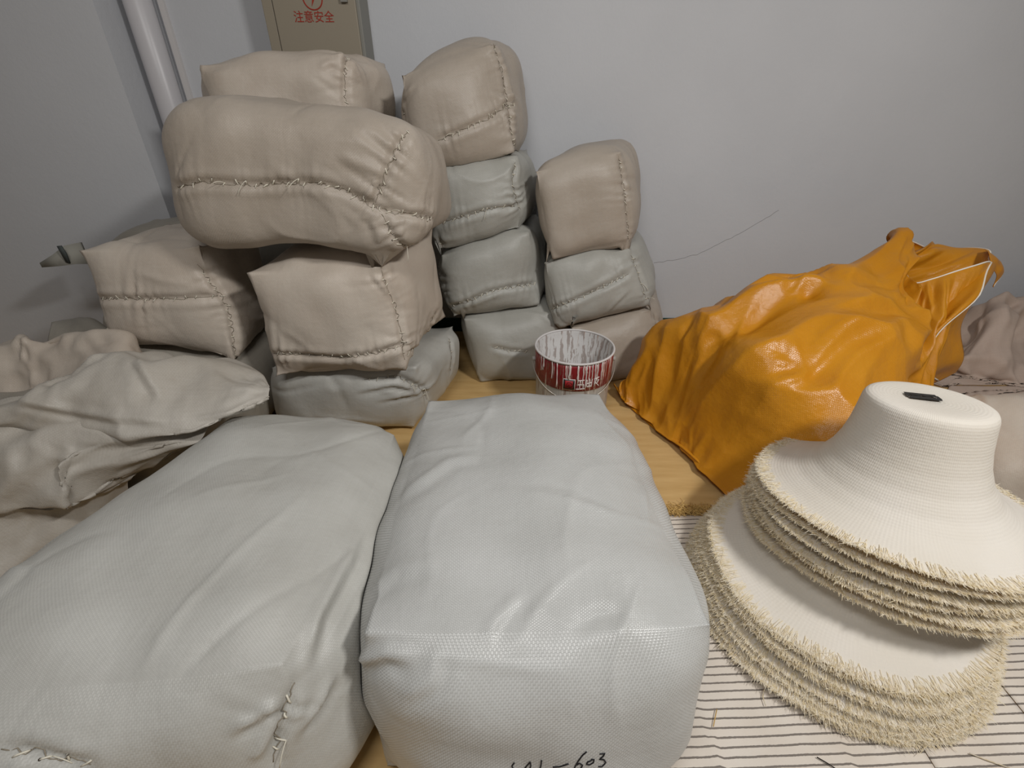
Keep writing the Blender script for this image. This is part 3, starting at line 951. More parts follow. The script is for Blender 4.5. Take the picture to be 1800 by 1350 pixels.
d_rows = [[PY(x, y, Y) for x, y in r] for r, Y in (
    ([(-160, 660), (0, 650), (70, 645), (140, 640), (210, 640), (262, 650)], 1.55),
    ([(-160, 610), (0, 594), (60, 591), (130, 585), (205, 592), (255, 622)], 1.42),
    ([(-160, 640), (0, 630), (60, 625), (125, 612), (200, 610), (250, 635)], 1.34),
    ([(-160, 720), (0, 690), (60, 680), (120, 660), (190, 640), (240, 650)], 1.28),
    ([(-160, 790), (0, 750), (60, 730), (120, 700), (190, 680), (240, 680)], 1.24))]
sheet('empty_sack', 'crumpled beige sack end at the left edge behind the heap of loose sacks', GL, d_rows, M['sack_tan'], nu=60, nv=80, seed=211, stretch=.06, crum=((16, .045, 5), (50, .018, 6)),
      folds=(([(42, 592), (40, 615), (38, 640)], .008, .010),))
e_rows = [[PY(x, y, Y) for x, y in r] for r, Y in (
    ([(85, 600), (120, 590), (160, 590), (200, 600)], 1.80), ([(92, 568), (125, 562), (158, 561), (190, 580)], 1.74),
    ([(88, 585), (120, 582), (158, 580), (195, 592)], 1.66), ([(80, 640), (120, 640), (160, 640), (200, 640)], 1.60))]
sheet('empty_sack', 'dull grey cloth corner poking up behind the loose sacks below the far left sack', GL, e_rows, M['loose_dark'], nu=30, nv=34, seed=213, stretch=.06)
a_back = rowz([(-200, 735), (-60, 715), (40, 690), (120, 650), (200, 612), (248, 630), (330, 620), (420, 650), (470, 678)], [.42, .43, .45, .48, .51, .50, .49, .455, .425])
a_top = rowz([(-200, 742), (-60, 722), (40, 697), (120, 660), (200, 625), (250, 640), (330, 632), (420, 662), (474, 683)], [.42, .43, .45, .48, .505, .50, .485, .45, .423])
a_mid = rowz([(-200, 765), (-60, 745), (40, 725), (120, 705), (200, 690), (250, 692), (330, 690), (415, 690), (472, 690)], [.40, .40, .42, .435, .45, .45, .445, .43, .42])
a_low = rowz([(-200, 790), (-60, 762), (40, 750), (120, 755), (200, 764), (250, 765), (325, 758), (400, 730), (472, 699)], [.37, .37, .37, .37, .37, .375, .38, .40, .415])
tuck = np.array([1, 1, 1, 1, 1, 1, 1, .55, .05])[:, None]
sheet('empty_sack', 'broad pale loose sack with a pointed end on top of the left heap', GL,
      [np.array(a_back) + tuck * np.array([0, .16, -.10]), np.array(a_back) + tuck * np.array([0, .05, -.03]), a_top, a_mid, a_low, np.array(a_low) + tuck * np.array([0, .05, -.006]), np.array(a_low) + tuck * np.array([0, .13, -.006])], M['loose'], nu=90, nv=120, seed=217, stretch=.03, pinedge=.2, crum=((14, .035, 7), (60, .014, 8)),
      folds=(([(240, 630), (262, 670), (285, 705)], .008, .014), ([(10, 700), (110, 720), (200, 735), (300, 742)], .009, .012),
             ([(330, 740), (400, 728), (465, 695)], .006, .009), ([(60, 690), (110, 650), (190, 618)], .009, .014)))

# heap at the right edge of the back wall
def pys(r, Y): return [PY(x, y, Y) for x, y in r]
sheet('kraft_cloth_heap', 'crumpled pinkish-brown cloth heap on the floor right of the yellow sack', None,
      [pys([(1600, 640), (1660, 600), (1720, 570), (1790, 560), (1880, 560), (2000, 570)], 2.34),
       pys([(1610, 630), (1670, 575), (1730, 532), (1800, 520), (1880, 520), (2000, 530)], 2.20),
       pys([(1610, 650), (1680, 600), (1740, 560), (1800, 560), (1880, 565), (2000, 570)], 2.06),
       pys([(1615, 680), (1680, 640), (1740, 620), (1800, 620), (1880, 625), (2000, 630)], 1.94),
       pys([(1620, 705), (1690, 690), (1740, 685), (1800, 680), (1880, 680), (2000, 680)], 1.84),
       pys([(1620, 722), (1690, 715), (1740, 712), (1800, 705), (1880, 700), (2000, 700)], 1.82)], M['mauve'], nu=80, nv=90, seed=223,
      stretch=.05, bend=.10, kick=.006, kfreq=4.5, cat='cloth', crum=((22, .13, 9), (80, .05, 10)))
sheet('empty_sack', 'limp brown sack in shadow at the right edge behind the hats', GL,
      [pys([(1640, 735), (1700, 722), (1760, 712), (1830, 705), (1950, 700)], 1.80),
       pys([(1650, 735), (1700, 718), (1760, 706), (1830, 690), (1950, 680)], 1.70),
       pys([(1650, 765), (1710, 745), (1770, 735), (1830, 730), (1950, 725)], 1.58),
       pys([(1660, 805), (1720, 790), (1780, 780), (1840, 780), (1950, 780)], 1.46),
       pys([(1660, 830), (1720, 822), (1780, 815), (1840, 812), (1950, 812)], 1.42)], M['mauve'], nu=50, nv=60, seed=227, stretch=.05, crum=((12, .06, 11), (40, .025, 12)))
bale('woven_sack', 'grey-beige sack at the right edge of the picture beside the hat stack', GS,
     [(1.30, .92, 0), (1.95, .98, 0), (1.95, .98, .30), (1.36, .94, .30)], (.05, .36, 0), M['sack_tan'], n=(46, 40, 34), seed=229, grow=1.0, rough=1.2, k=4)
# ------------------------------------------------------------------ yellow sack
O_ = np.array([.47, 1.69, 0.0]); ES = np.array([.93, .36, 0]); EW = np.array([.36, -.93, 0]); EZ = np.array([0, 0, 1.0])
def ring_sw(s, pts): return [O_ + ES * (s + (q[2] if len(q) > 2 else 0)) + EW * q[0] + EZ * q[1] for q in pts]
# section order: back-bottom, bottom, front-bottom, front-low, front-mid, front-top, top-front, top, top-back, back-top, back-mid, back-low
rings = [
    ring_sw(0.00, [(.00, .006), (.39, .005), (.80, .006), (.80, .012), (.72, .016), (.62, .018), (.5, .02), (.39, .022), (.3, .02), (.18, .018), (.08, .016), (.01, .012)]),
    ring_sw(0.035, [(.00, .006), (.39, .005), (.80, .006), (.82, .04), (.76, .08), (.66, .11), (.52, .14), (.39, .16), (.28, .15), (.15, .12), (.05, .08), (.0, .04)]),
    ring_sw(0.11, [(.00, .006), (.39, .005), (.78, .006), (.84, .08), (.83, .18), (.76, .28), (.60, .36), (.42, .42), (.27, .43), (.14, .38), (.05, .26), (.02, .11)]),
    ring_sw(0.25, [(.02, .006), (.39, .005), (.74, .006), (.84, .10), (.86, .22), (.77, .34), (.61, .43), (.42, .50), (.26, .52), (.11, .48), (.03, .33), (.01, .14)]),
    ring_sw(0.44, [(.06, .006), (.40, .005), (.70, .006), (.78, .10), (.80, .23), (.73, .36), (.58, .47), (.42, .55), (.26, .59), (.11, .56), (.03, .40), (.02, .18)]),
    ring_sw(0.62, [(.12, .006), (.42, .005), (.66, .01), (.72, .10), (.74, .22), (.69, .35), (.57, .46), (.42, .54), (.28, .61), (.15, .60), (.09, .42), (.08, .2)]),
]
pre = ring_sw(0.78, [(.20, .05), (.42, .04), (.58, .06), (.65, .13), (.66, .22), (.62, .33), (.54, .43), (.42, .52), (.30, .61), (.20, .61), (.16, .44), (.16, .22)])
rim = [PY(1738, 456, 1.80), PY(1743, 462, 1.74), PY(1736, 460, 1.68), PY(1716, 466, 1.655), PY(1680, 477, 1.65), PY(1640, 490, 1.65), PY(1604, 496, 1.68),
       PY(1588, 464, 1.78), PY(1594, 424, 1.92), PY(1645, 441, 2.00), PY(1700, 436, 1.94), PY(1738, 440, 1.85)]
mid = [0.5 * np.array(a) + 0.5 * np.array(b) for a, b in zip(pre, rim)]
mid[0] += (0, 0, -.05); mid[1] += (0, 0, -.08); mid[2] += (0, 0, -.06); mid[3] += (0, 0, -.03)
rings += [pre, mid, rim]
NU_, NV_ = 210, 230
V, Q, UV = loft(rings, NU_, NV_)
pin = np.zeros(len(V)); pin[-NV_ * 2:] = 0.25
ii, jj = np.divmod(np.arange(len(V)), NV_)
fu, fv_ = ii / (NU_ - 1), jj / NV_
P2 = np.stack([fu * 1.35, fv_ * 1.95], 1)
N = vnormals(V, Q)
topness = np.clip((fv_ * 12 - 3.2) / 2.5, 0, 1) * np.clip((11.0 - fv_ * 12) / 1.0, 0, 1)
smask = np.clip((fu - .08) / .25, 0, 1)
amp = .35 + .65 * topness * smask
Pst = P2 * np.array([.50, 1.0])                    # folds run from the base towards the mouth
fade = np.clip((1.0 - fu) / .08, 0, 1)
rel = crumple(Pst + .02 * np.stack([np.sin(P2[:, 1] * 9), np.sin(P2[:, 0] * 7)], 1), 22, 41) * .085
rel = rel + crumple(Pst + .012 * np.stack([np.sin(P2[:, 1] * 23), np.sin(P2[:, 0] * 19)], 1), 95, 42) * .080
rel = rel + crumple(P2 * np.array([.7, 1.0]), 420, 43) * .042 * np.clip(.4 + wave_noise(V, 3, 77, 8), 0, 1.2)
V = V + N * (rel * amp * fade)[:, None]
V = relax(V, Q, stretch=0.02, iters=5, goal=0.05, bend=0.08, seed=307, kick=0.001, zmin=0.006, kfreq=5, pin=pin)
V = contact(V, Q, smooth=1); V[:, 2] = np.maximum(V[:, 2], .006); V[:, 1] = np.minimum(V[:, 1], 2.39)
base = np.array([V[:, 0].mean(), V[:, 1].mean(), 0.0])
yr = empty('yellow_sack', base)
tag(yr, 'big crumpled amber yellow woven sack with an open mouth leaning by the back wall', 'sack')
yo = mesh_obj('sack_body', V - base, Q, M['yellow'], yr, True, UV)
sol = yo.modifiers.new('thickness', 'SOLIDIFY'); sol.thickness = 0.002
rimV = V[-NV_:]
p = Parts(); p.tube([v - base for v in rimV[::2]], 0.0028, 6, True)
p.build('hem_cord', M['cord'], yr, True)
def ysheet(name, rows, nu, nv, seed, cordcol=None, cordrow=None):
    Vs, Qs, UVs = sheet_mesh(rows, nu, nv, stretch=.03, seed=seed, kick=.003, kfreq=7, pinedge=.06, zmin=.01, crum=((10, .012, seed), (40, .004, seed + 1)))
    o = mesh_obj(name, Vs - base, Qs, M['yellow'], yr, True, UVs)
    s_ = o.modifiers.new('thickness', 'SOLIDIFY'); s_.thickness = .002
    Gd = Vs.reshape(nu, nv, 3)
    pts = Gd[:, cordcol] if cordcol is not None else (Gd[cordrow] if cordrow is not None else None)
    if pts is not None:
        pr = Parts(); pr.tube([q_ - base for q_ in pts[::2]], .003, 6); pr.build('hem_cord', M['cord'], o, True)
    return o
ysheet('mouth_flap', [[PY(1600, 520, 1.70), PY(1655, 500, 1.69), PY(1705, 480, 1.67), PY(1742, 462, 1.70), PY(1752, 470, 1.78)],
                      [PY(1572, 560, 1.62), PY(1620, 560, 1.60), PY(1668, 545, 1.56), PY(1716, 520, 1.56), PY(1722, 515, 1.70)],
                      [PY(1560, 605, 1.58), PY(1595, 608, 1.57), PY(1622, 600, 1.53), PY(1648, 588, 1.50), PY(1690, 572, 1.64)],
                      [PY(1556, 645, 1.57), PY(1590, 652, 1.55), PY(1615, 655, 1.51), PY(1634, 652, 1.49), PY(1694, 628, 1.58)],
                      [PY(1560, 672, 1.60), PY(1595, 680, 1.58), PY(1625, 678, 1.56), PY(1650, 670, 1.56), PY(1680, 655, 1.60)]], 50, 50, 331, cordcol=37)
ysheet('rim_fold', [[PY(1730, 438, 1.84), PY(1738, 446, 1.78), PY(1742, 470, 1.72)], [PY(1752, 455, 1.86), PY(1757, 465, 1.80), PY(1752, 485, 1.74)],
                    [PY(1762, 472, 1.87), PY(1762, 480, 1.82), PY(1745, 505, 1.74)]], 24, 24, 339, cordrow=22)
register(V, Q)

# ------------------------------------------------------------------ paint bucket
bx, by = 0.238, 1.615
BR, BH = 0.148, 0.305
bk_ = empty('paint_bucket', (bx, by, 0.0))
tag(bk_, 'small metal paint bucket with a red label band and white drips', 'bucket')
def lathe(prof, n=72, uvs=1.0):
    V, F, UV = [], [], []
    s = np.concatenate([[0], np.cumsum([math.hypot(b[0]-a[0], b[1]-a[1]) for a, b in zip(prof[:-1], prof[1:])])])
    for r, z in prof:
        for k in range(n):
            a = 2 * math.pi * k / n
            V.append((r * math.sin(a), -r * math.cos(a), z))       # k = 0 faces -y
    for i in range(len(prof) - 1):
        for k in range(n):
            F.append((i*n+k, i*n+(k+1) % n, (i+1)*n+(k+1) % n, (i+1)*n+k))
            for a, b in ((i, k), (i, k+1), (i+1, k+1), (i+1, k)):
                UV.append((b / n * 2 * math.pi, prof[a][1]))
    return V, F, UV
def drip_mat(name, base, drip, thr, dirt=0.60, dcol=(120, 90, 76)):
    m = MT(name)
    tc = m.n('ShaderNodeTexCoord'); uv = tc.outputs['UV']
    n1 = m.noise(m.mapping(uv, (13, 5, 1)), 1.0, 4, 0.65)
    n2 = m.noise(m.mapping(uv, (26, 2.2, 1)), 1.0, 3, 0.6)
    sep = m.n('ShaderNodeSeparateXYZ'); m.l(uv, sep.inputs[0])
    # more paint ran down on the side turned to the room
    ang = m.math('COSINE', m.math('SUBTRACT', sep.outputs[0], 0.35))
    f = m.math('ADD', m.math('ADD', m.math('MULTIPLY', n1, 0.45), m.math('MULTIPLY', n2, 0.55)), m.math('MULTIPLY', ang, 0.035))
    fac = m.math('GREATER_THAN', f, thr)
    c = m.mix(fac, base, drip)
    n3 = m.noise(uv, 9, 4, 0.6)
    c = m.mix(m.math('MULTIPLY', m.math('GREATER_THAN', n3, dirt), 0.6), c, srgb(*dcol))
    m.set(col=c, rough=0.4, spec=0.4)
    return m.m
M['tin'] = drip_mat('bucket_tin', srgb(176, 174, 168), srgb(222, 216, 208), 0.60)
M['label'] = drip_mat('bucket_red_label', srgb(136, 34, 40), srgb(222, 210, 204), 0.575)
M['inner'] = drip_mat('bucket_inside', srgb(214, 212, 210), srgb(186, 160, 146), 0.58, 0.53, (128, 104, 92))
V, F, UV = lathe([(0.0, .004), (.135, .004), (.139, .0), (.142, .01), (.143, .15), (.145, .29), (BR, .295)])
mesh_obj('bucket_wall', V, F, M['tin'], bk_, True, UV)
V, F, UV = lathe([(BR - .002, .298), (.1425, .285), (.1415, .245), (.137, .238), (.136, .02), (.13, .008), (0, .007)])
mesh_obj('inner_wall', V, F, M['inner'], bk_, True, UV)
V, F, UV = lathe([(.1445, .185), (.1475, .187), (.1485, .278), (.1475, .288), (.1452, .289)])
band = mesh_obj('label_band', V, F, M['label'], bk_, True, UV)
# the band's lower edge sags to the middle: a curved lower border
p = Parts(); p.tube([(BR * math.sin(a), -BR * math.cos(a), .298) for a in np.linspace(0, 2*math.pi, 72, endpoint=False)], .0042, 8, True)
p.build('rim', M['trim'], bk_, True)
def on_band(u, z, r=.1492):  # u in metres along the band, 0 = facing the camera side
    a = (u / .148) + math.atan2(bx, by) * -1
    return np.array([r * math.sin(a), -r * math.cos(a), z])
def band_patch(name, u0, u1, z0, z1, mat, r=.1492):
    V, F = [], []
    for i, u in enumerate(np.linspace(u0, u1, 9)):
        for z in (z0, z1): V.append(on_band(u, z, r))
    for i in range(8): F.append((2*i, 2*i+2, 2*i+3, 2*i+1))
    o = mesh_obj(name, V, F, mat, band, True)
    sd = o.modifiers.new('thickness', 'SOLIDIFY'); sd.thickness = .0006
    return o
M['logo_white'] = plain('label_white', srgb(224, 216, 212), 0.5)
M['logo_red'] = plain('label_red', srgb(158, 36, 40), 0.5)
band_patch('logo_border', -.032, .012, .192, .237, M['logo_white'], .1490)
band_patch('logo_square', -.030, .010, .194, .235, M['black'], .1493)
band_patch('logo_field', -.025, .004, .199, .230, M['logo_red'], .1496)
pr = Parts(); pr.tube([on_band(u, z, .1500) for u, z in ((-.016, .203), (-.018, .212), (-.016, .222), (-.006, .224), (.001, .218), (.003, .208), (-.004, .202), (-.012, .203))], .0009, 5)
pr.tube([on_band(u, z, .1500) for u, z in ((-.012, .208), (-.010, .215), (-.005, .212))], .0009, 5)
pr.build('logo_letter', M['black'], band, True)
glyphs = [[[(.018, .232), (.044, .234)], [(.030, .233), (.028, .198)], [(.018, .215), (.042, .216), (.041, .198)], [(.015, .197), (.047, .198)]],
          [[(.054, .234), (.054, .205)], [(.052, .218), (.074, .220)], [(.063, .238), (.063, .200)], [(.074, .236), (.073, .202)], [(.054, .205), (.074, .206)]],
          [[(.082, .232), (.104, .236)], [(.093, .236), (.084, .200)], [(.090, .216), (.106, .198)], [(.104, .226), (.096, .212)]]]
for g in glyphs:
    pr = Parts()
    for st in g:
        pp = []
        for a, b in zip(st[:-1], st[1:]):
            for t in np.linspace(0, 1, 5): pp.append(on_band(a[0] + (b[0]-a[0])*t, a[1] + (b[1]-a[1])*t, .1492))
        pr.tube(pp, .0021, 5)
    pr.build('label_character', M['logo_white'], band, True)
# paint runs
rd = random.Random(8)
for i in range(16):
    u = rd.choice([-.135, -.12, -.085, -.078, -.06, -.022, -.008, .022, .034, .05, .06, .07, .088, .098, .115, .128]) + rd.uniform(-.004, .004)
    z1 = rd.uniform(.19, .265)
    pts = [on_band(u + rd.uniform(-.0015, .0015), z, .1492) for z in np.linspace(.294, z1, 6)]
    pr = Parts(); pr.tube(pts, [rd.uniform(.0012, .0024) for _ in range(5)] + [.0028], 6)
    pr.build('paint_drip', M['logo_white'], bk_, True)
for sgn in (-1, 1):
    p = Parts(); p.tube([(sgn * .146, 0, .245), (sgn * .160, 0, .245)], .009, 10)
    p.build('handle_lug', M['tin'], bk_, True)
p = Parts()
hang = []
for a in np.linspace(0, math.pi, 30):
    hang.append((-.158 * math.cos(a), -.155 * math.sin(a) * .93, .245 - .10 * math.sin(a)))
p.tube(hang, .0018, 6)
M['wire'] = plain('handle_wire', srgb(196, 192, 184), 0.3, 0.5, 0.6)
p.build('wire_handle', M['wire'], bk_, True)

# ------------------------------------------------------------------ striped cloth on the floor
def cloth_strip(label, x0, x1, y0, y1, seed, creases_x):
    nx, ny = max(8, int((x1 - x0) / .012)), int((y1 - y0) / .014)
    xs, ys = np.linspace(x0, x1, nx + 1), np.linspace(y0, y1, ny + 1)
    X, Y = np.meshgrid(xs, ys, indexing='ij')
    P = np.stack([X.ravel(), Y.ravel(), np.zeros(X.size)], 1)
    slant = 0.02 * (P[:, 1] - .45)
    P[:, 0] += slant
    z = .0038 + .0012 * wave_noise(P, 3.5, seed, 8)
    for cx in creases_x:
        d = P[:, 0] - slant - cx + .004 * np.sin(P[:, 1] * 23 + cx * 9)
        z += .007 * np.exp(-(d / .010) ** 2) * (0.6 + .4 * np.sin(P[:, 1] * 9 + cx * 20))
    P[:, 2] = np.clip(z, .002, None)
    # ragged far edge
    far = np.repeat(np.array([[False] * ny + [True]]), nx + 1, 0).ravel()
    P[far, 1] += .006 * wave_noise(P[far], 7, seed + 3, 6)
    F, UV = [], []
    th = math.radians(2.0)
    for i in range(nx):
        for j in range(ny):
            q = (i*(ny+1)+j, (i+1)*(ny+1)+j, (i+1)*(ny+1)+j+1, i*(ny+1)+j+1)
            F.append(q)
            for k in q:
                x, y = P[k, 0], P[k, 1]
                sh = sum(0.004 for cx in creases_x if x > cx)
                UV.append((x * math.cos(th) + y * math.sin(th), -x * math.sin(th) + y * math.cos(th) + sh))
    base = np.array([(x0 + x1) / 2, (y0 + y1) / 2, 0])
    o = mesh_obj('striped_cloth', P - base, F, M['mat'], None, True, UV)
    o.location = base
    sd = o.modifiers.new('thickness', 'SOLIDIFY'); sd.thickness = .0018; sd.offset = 1
    tag(o, label, 'floor cloth', 'striped cloths on the floor')
    return o
cloth_strip('beige thin-striped cloth on the floor between the front sack and the hats', -.20, .808, -.25, 1.035, 401, (.40, .655))
cloth_strip('narrow beige striped cloth under the near edge of the hat stack', .811, 1.064, -.25, 1.03, 402, ())
cloth_strip('beige striped cloth at the lower right corner beyond the dark joint', 1.067, 1.75, -.25, 1.02, 403, (1.32,))

# straw sweepings along the cloth's far edge
def straws(name, pts, mat, rng, lmin, lmax, rad, zup):
    p = Parts()
    for (x, y) in pts:
        L = rng.uniform(lmin, lmax); a = rng.uniform(0, 2 * math.pi); z = rng.uniform(.004, zup)
        dx, dy, dz = L * math.cos(a) / 2, L * math.sin(a) / 2, rng.uniform(-.003, .008)
        p.tube([(x - dx, y - dy, max(z - dz, .003)), (x + rng.uniform(-.003, .003), y + rng.uniform(-.003, .003), z + .003), (x + dx, y + dy, max(z + dz, .003))], rad, 3)
    return p.build(name, mat)
rng = random.Random(5)
o = straws('straw_sweepings', [(rng.uniform(.30, .78), 1.055 + rng.gauss(0, .010)) for _ in range(1500)], M['straw'], rng, .012, .03, .0009, .014)
tag(o, 'line of short tan straw sweepings along the far edge of the striped cloth', 'straw', kind='stuff')

# single straws lying on the cloth
for lab, pts, c in [
    ('pale bent straw on the striped cloth nearest the front sack corner', [(1343, 1212), (1341, 1225), (1346, 1240)], 'fringe'),
    ('short dark straw on the striped cloth left of the hat stack', [(1260, 1247), (1257, 1262), (1254, 1277)], 'straw'),
    ('long white straw at the lower right corner of the floor', [(1704, 1324), (1735, 1336), (1775, 1350)], 'fringe'),
    ('dark forked straw on the cloth below the hat stack', [(1436, 1331), (1455, 1342), (1470, 1352)], 'gap'),
    ('thin dark straw just under the front of the hat brims', [(1545, 1285), (1556, 1297), (1567, 1310)], 'gap'),
    ('pale straw on the cloth beside the pale sack', [(1203, 963), (1210, 962), (1217, 966)], 'fringe')]:
    p = Parts(); P3 = [PZ(x, y, .010) for x, y in pts]
    b0 = P3[1].copy(); b0[2] = 0
    p.tube([q_ - b0 for q_ in P3], .0011, 5)
    o = p.build('straw_strand', M[c], None, True); o.location = b0
    tag(o, lab, 'straw', 'single straws on the cloth')

# ------------------------------------------------------------------ stack of unfinished straw hats
PROF = [(0, -.004), (.05, -.003), (.088, .0), (.106, -.001), (.114, -.005), (.118, -.016), (.122, -.050), (.127, -.085), (.136, -.122), (.151, -.160),
        (.176, -.196), (.206, -.221), (.245, -.239), (1.0, -.250)]
HB = .250
def hat(label, cx, cy, ztop, R, tilt, tdir, seed, nstr, wav=.010, lean=(0.0, 0.0)):
    rnd = np.random.RandomState(seed)
    prof = np.array(PROF[:-1] + [(R, -HB)])
    s = np.concatenate([[0], np.cumsum(np.linalg.norm(np.diff(prof, axis=0), axis=1))])
    m = 64
    si = np.linspace(0, s[-1], m)
    pr_ = np.interp(si, s, prof[:, 0]); pz_ = np.interp(si, s, prof[:, 1])
    for _ in range(1):
        pz_[1:-1] = .25 * pz_[:-2] + .5 * pz_[1:-1] + .25 * pz_[2:]
    n = 112
    th = np.linspace(0, 2 * math.pi, n, endpoint=False)
    p1, p2, p3 = rnd.uniform(0, 6.28, 3)
    lobes = wav * (np.cos(2 * th + p1) + .6 * np.cos(3 * th + p2) + .35 * np.cos(5 * th + p3))
    rvar = 1 + .012 * np.cos(2 * th + p2) + .006 * np.cos(7 * th + p1)
    td = math.radians(tdir)
    def surf(r, z, k, f=None):
        """local point for radius r, profile z and angle index (float)"""
        w = np.clip((r - .15) / (R - .15), 0, 1) ** 1.5
        a = k / n * 2 * math.pi
        lb = np.interp(k % n, np.arange(n + 1), np.append(lobes, lobes[0]))
        rv = np.interp(k % n, np.arange(n + 1), np.append(rvar, rvar[0]))
        rr = r * (1 + (rv - 1) * w)
        zz = z + lb * w
        up_ = np.clip((z + HB) / HB, 0, 1)
        x, y = rr * np.cos(a) + lean[0] * (up_ - 1), rr * np.sin(a) + lean[1] * (up_ - 1)
        # whole hat leans about its crown tip, lower towards tdir
        c_, s_ = math.cos(math.radians(tilt)), math.sin(math.radians(tilt))
        al, ac = x * math.cos(td) + y * math.sin(td), -x * math.sin(td) + y * math.cos(td)
        al, zz = al * c_ + zz * s_, zz * c_ - al * s_
        return np.stack([al * math.cos(td) - ac * math.sin(td), al * math.sin(td) + ac * math.cos(td), zz], -1)
    V, F, UV = [], [], []
    K = np.arange(n)
    V.append(surf(np.zeros(1), np.array([pz_[0]]), np.zeros(1)))
    for i in range(1, m):
        V.append(surf(np.full(n, pr_[i]), np.full(n, pz_[i]), K))
    V = np.concatenate(V)
    for k in range(n):
        F.append((0, 1 + k, 1 + (k + 1) % n)); UV += [(k / n, 0), (k / n, si[1]), ((k + 1) / n, si[1])]
    for i in range(1, m - 1):
        a0, b0 = 1 + (i - 1) * n, 1 + i * n
        for k in range(n):
            F.append((a0 + k, b0 + k, b0 + (k + 1) % n, a0 + (k + 1) % n))
            UV += [(k / n, si[i]), (k / n, si[i+1]), ((k+1) / n, si[i+1]), ((k+1) / n, si[i])]
    base = np.array([cx, cy, ztop - .26])
    off = np.array([0, 0, .26])
    # keep the brim off the floor
    V = V + off
    V[:, 2] = np.maximum(V[:, 2], .010 - base[2])
    root = empty('straw_hat', base)
    tag(root, label, 'hat', 'stack of unfinished straw hats')
    o = mesh_obj('hat_body', V, F, M['hat'], root, True, UV)
    sd = o.modifiers.new('thickness', 'SOLIDIFY'); sd.thickness = .0022; sd.offset = -1
    # frayed brim
    fv, ff = [], []
    for i in range(nstr):
        k = rnd.uniform(0, n)
        r0 = R - rnd.uniform(0, .030) * (rnd.rand() < .55) - .002
        r1 = R + rnd.uniform(-.001, .010) + (.010 * rnd.rand() if rnd.rand() < .2 else 0)
        z0 = np.interp(r0, pr_, pz_)
        tw = rnd.normal(0, .22) + .25 if rnd.rand() < .86 else rnd.normal(0, 1.1)
        lift = rnd.uniform(-.002, .002) if rnd.rand() < .85 else rnd.uniform(-.006, .009)
        a = surf(np.array([r0]), np.array([z0 + .0012]), np.array([k]))[0]
        b = surf(np.array([r1]), np.array([-HB + .0005 + lift]), np.array([k + tw]))[0]
        t = b - a; sd_ = np.cross(t, (0, 0, 1.)); sd_ /= np.linalg.norm(sd_) + 1e-9
        w = rnd.uniform(.0003, .0007)
        mid_ = (a + b) / 2 + np.array([0, 0, rnd.uniform(0, .0025)])
        kk = len(fv)
        for q_, ww in ((a, w), (mid_, w), (b, w * .5)):
            up_ = np.array([0, 0, ww * 1.2])
            fv += [q_ - sd_ * ww, q_ + up_, q_ + sd_ * ww]
        ff += [(kk, kk+1, kk+4, kk+3), (kk+1, kk+2, kk+5, kk+4), (kk+3, kk+4, kk+7, kk+6), (kk+4, kk+5, kk+8, kk+7)]
    fv = np.array(fv) + off
    fv[:, 2] = np.maximum(fv[:, 2], .008 - base[2])
    fo = mesh_obj('brim_fringe', fv, ff, M['fringe'], root, True)
    fo['kind'] = 'stuff'
    return root
rh = random.Random(77)
ORD = ['bottommost', 'second', 'third', 'fourth', 'fifth', 'sixth', 'seventh', 'eighth', 'ninth', 'tenth', 'eleventh', 'twelfth', 'thirteenth']
NL, NU = 8, 6
LEAN = (.066, .052)
for i in range(NL):
    lab = ('bottommost cream straw hat of the stack, its frayed brim on the striped cloth' if i == 0 else
           'topmost hat of the lower bunch, its brim half in shadow' if i == NL - 1 else
           'cream straw hat with a frayed brim, %s from the bottom of the stack' % ORD[i])
    dz = .0135 * i
    hat(lab, .790 + LEAN[0] * (1 + dz / HB), .757 + LEAN[1] * (1 + dz / HB), .266 + dz, .326 - .004 * i + rh.uniform(-.005, .005),
        rh.uniform(0, .4), rh.uniform(0, 360), 500 + i, 3600, .007, LEAN)
for i in range(NU):
    lab = ('topmost cream straw hat showing its whole crown, a razor blade on it' if i == NU - 1 else
           'lowest hat of the upper bunch, overhanging the shaded brim' if i == 0 else
           'cream straw hat with a frayed brim, %s from the bottom of the stack' % ORD[NL + i])
    hat(lab, .905 + .001 * i, .850 + .0035 * i, .436 + .0212 * i, .300 - .0025 * i + rh.uniform(-.004, .004),
        7.0 + .4 * i, 85, 520 + i, 3400 if i < NU - 1 else 2600, .007 if i < NU - 1 else .005)

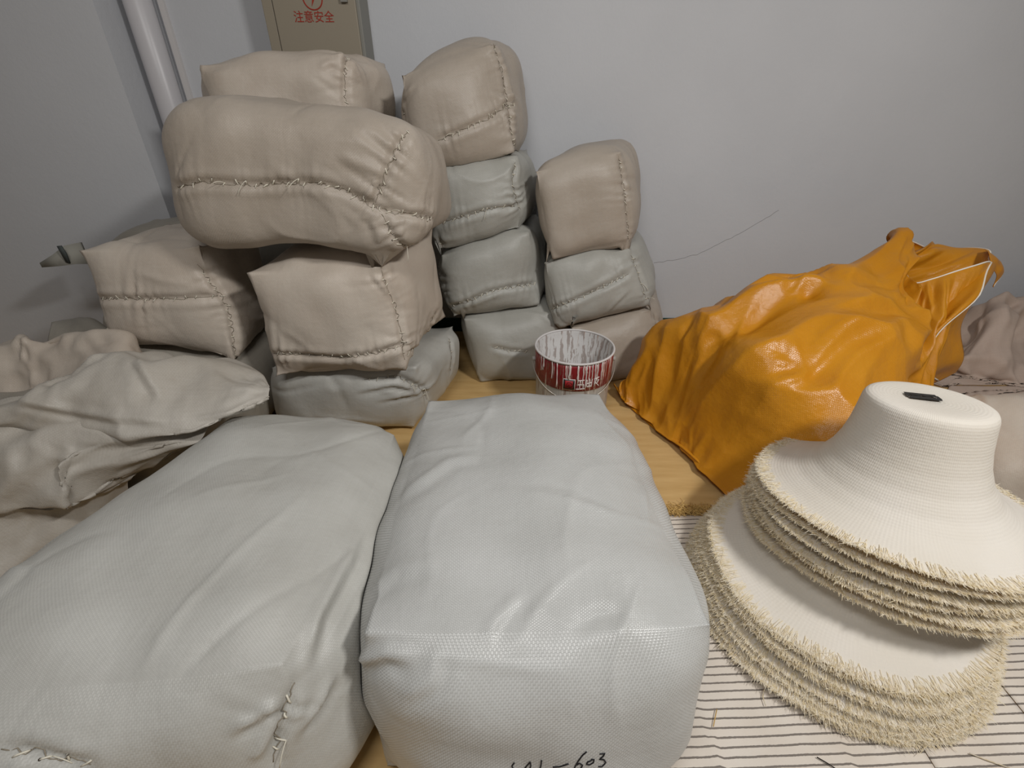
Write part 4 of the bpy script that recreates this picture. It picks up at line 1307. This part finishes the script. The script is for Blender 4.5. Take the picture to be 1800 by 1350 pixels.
# ------------------------------------------------------------------ razor blade on the top hat
tilt_ = math.radians(9.0); td_ = math.radians(85)
tcx, tcy, tz = .910, .8675, .542
def blade():
    L, Hh = .064, .034
    # outline, clockwise, with the stepped ends of a double-edge blade
    out = [(-.5, -.28), (-.46, -.28), (-.46, -.5), (.46, -.5), (.46, -.28), (.5, -.28), (.5, .28), (.46, .28), (.46, .5), (-.46, .5), (-.46, .28), (-.5, .28)]
    slot = [(-.42, 0), (-.36, -.15), (-.30, -.05), (-.25, -.15), (-.19, -.05), (-.07, -.05), (0, -.15), (.07, -.05), (.19, -.05), (.25, -.15), (.30, -.05), (.36, -.15), (.42, 0)]
    bm = bmesh.new()
    def half(sg):
        pts = [(-.5, 0), (-.5, .28 * sg), (-.46, .28 * sg), (-.46, .5 * sg), (.46, .5 * sg), (.46, .28 * sg), (.5, .28 * sg), (.5, 0)]
        pts += [(x, -y * sg) for x, y in reversed(slot)]
        vs_ = [bm.verts.new((x * L, y * Hh, 0)) for x, y in pts]
        f = bm.faces.new(vs_)
        return f
    half(1); half(-1)
    bmesh.ops.remove_doubles(bm, verts=bm.verts, dist=1e-6)
    r = bmesh.ops.extrude_face_region(bm, geom=list(bm.faces))
    for v in [g for g in r['geom'] if isinstance(g, bmesh.types.BMVert)]: v.co.z += .0009
    bmesh.ops.recalc_face_normals(bm, faces=bm.faces)
    bmesh.ops.triangulate(bm, faces=bm.faces)
    me = bpy.data.meshes.new('razor_blade'); bm.to_mesh(me); bm.free()
    me.materials.append(M['black'])
    o = bpy.data.objects.new('razor_blade', me); COL.objects.link(o)
    return o
rz = blade()
bpos = PZ(1622, 697, .548)
dxy = bpos[:2] - np.array([tcx, tcy])
zz = tz - math.tan(tilt_) * (dxy[0] * math.cos(td_) + dxy[1] * math.sin(td_)) - .002
bpos = PZ(1622, 697, zz)
rz.location = (bpos[0], bpos[1], zz)
nrm = Vector((math.tan(tilt_) * math.cos(td_), math.tan(tilt_) * math.sin(td_), 1)).normalized()
rot = Vector((0, 0, 1)).rotation_difference(nrm).to_matrix() @ __import__('mathutils').Matrix.Rotation(math.radians(-16), 3, 'Z')
rz.rotation_euler = rot.to_euler()
tag(rz, 'black double-edged razor blade lying on the crown of the top hat', 'razor blade')
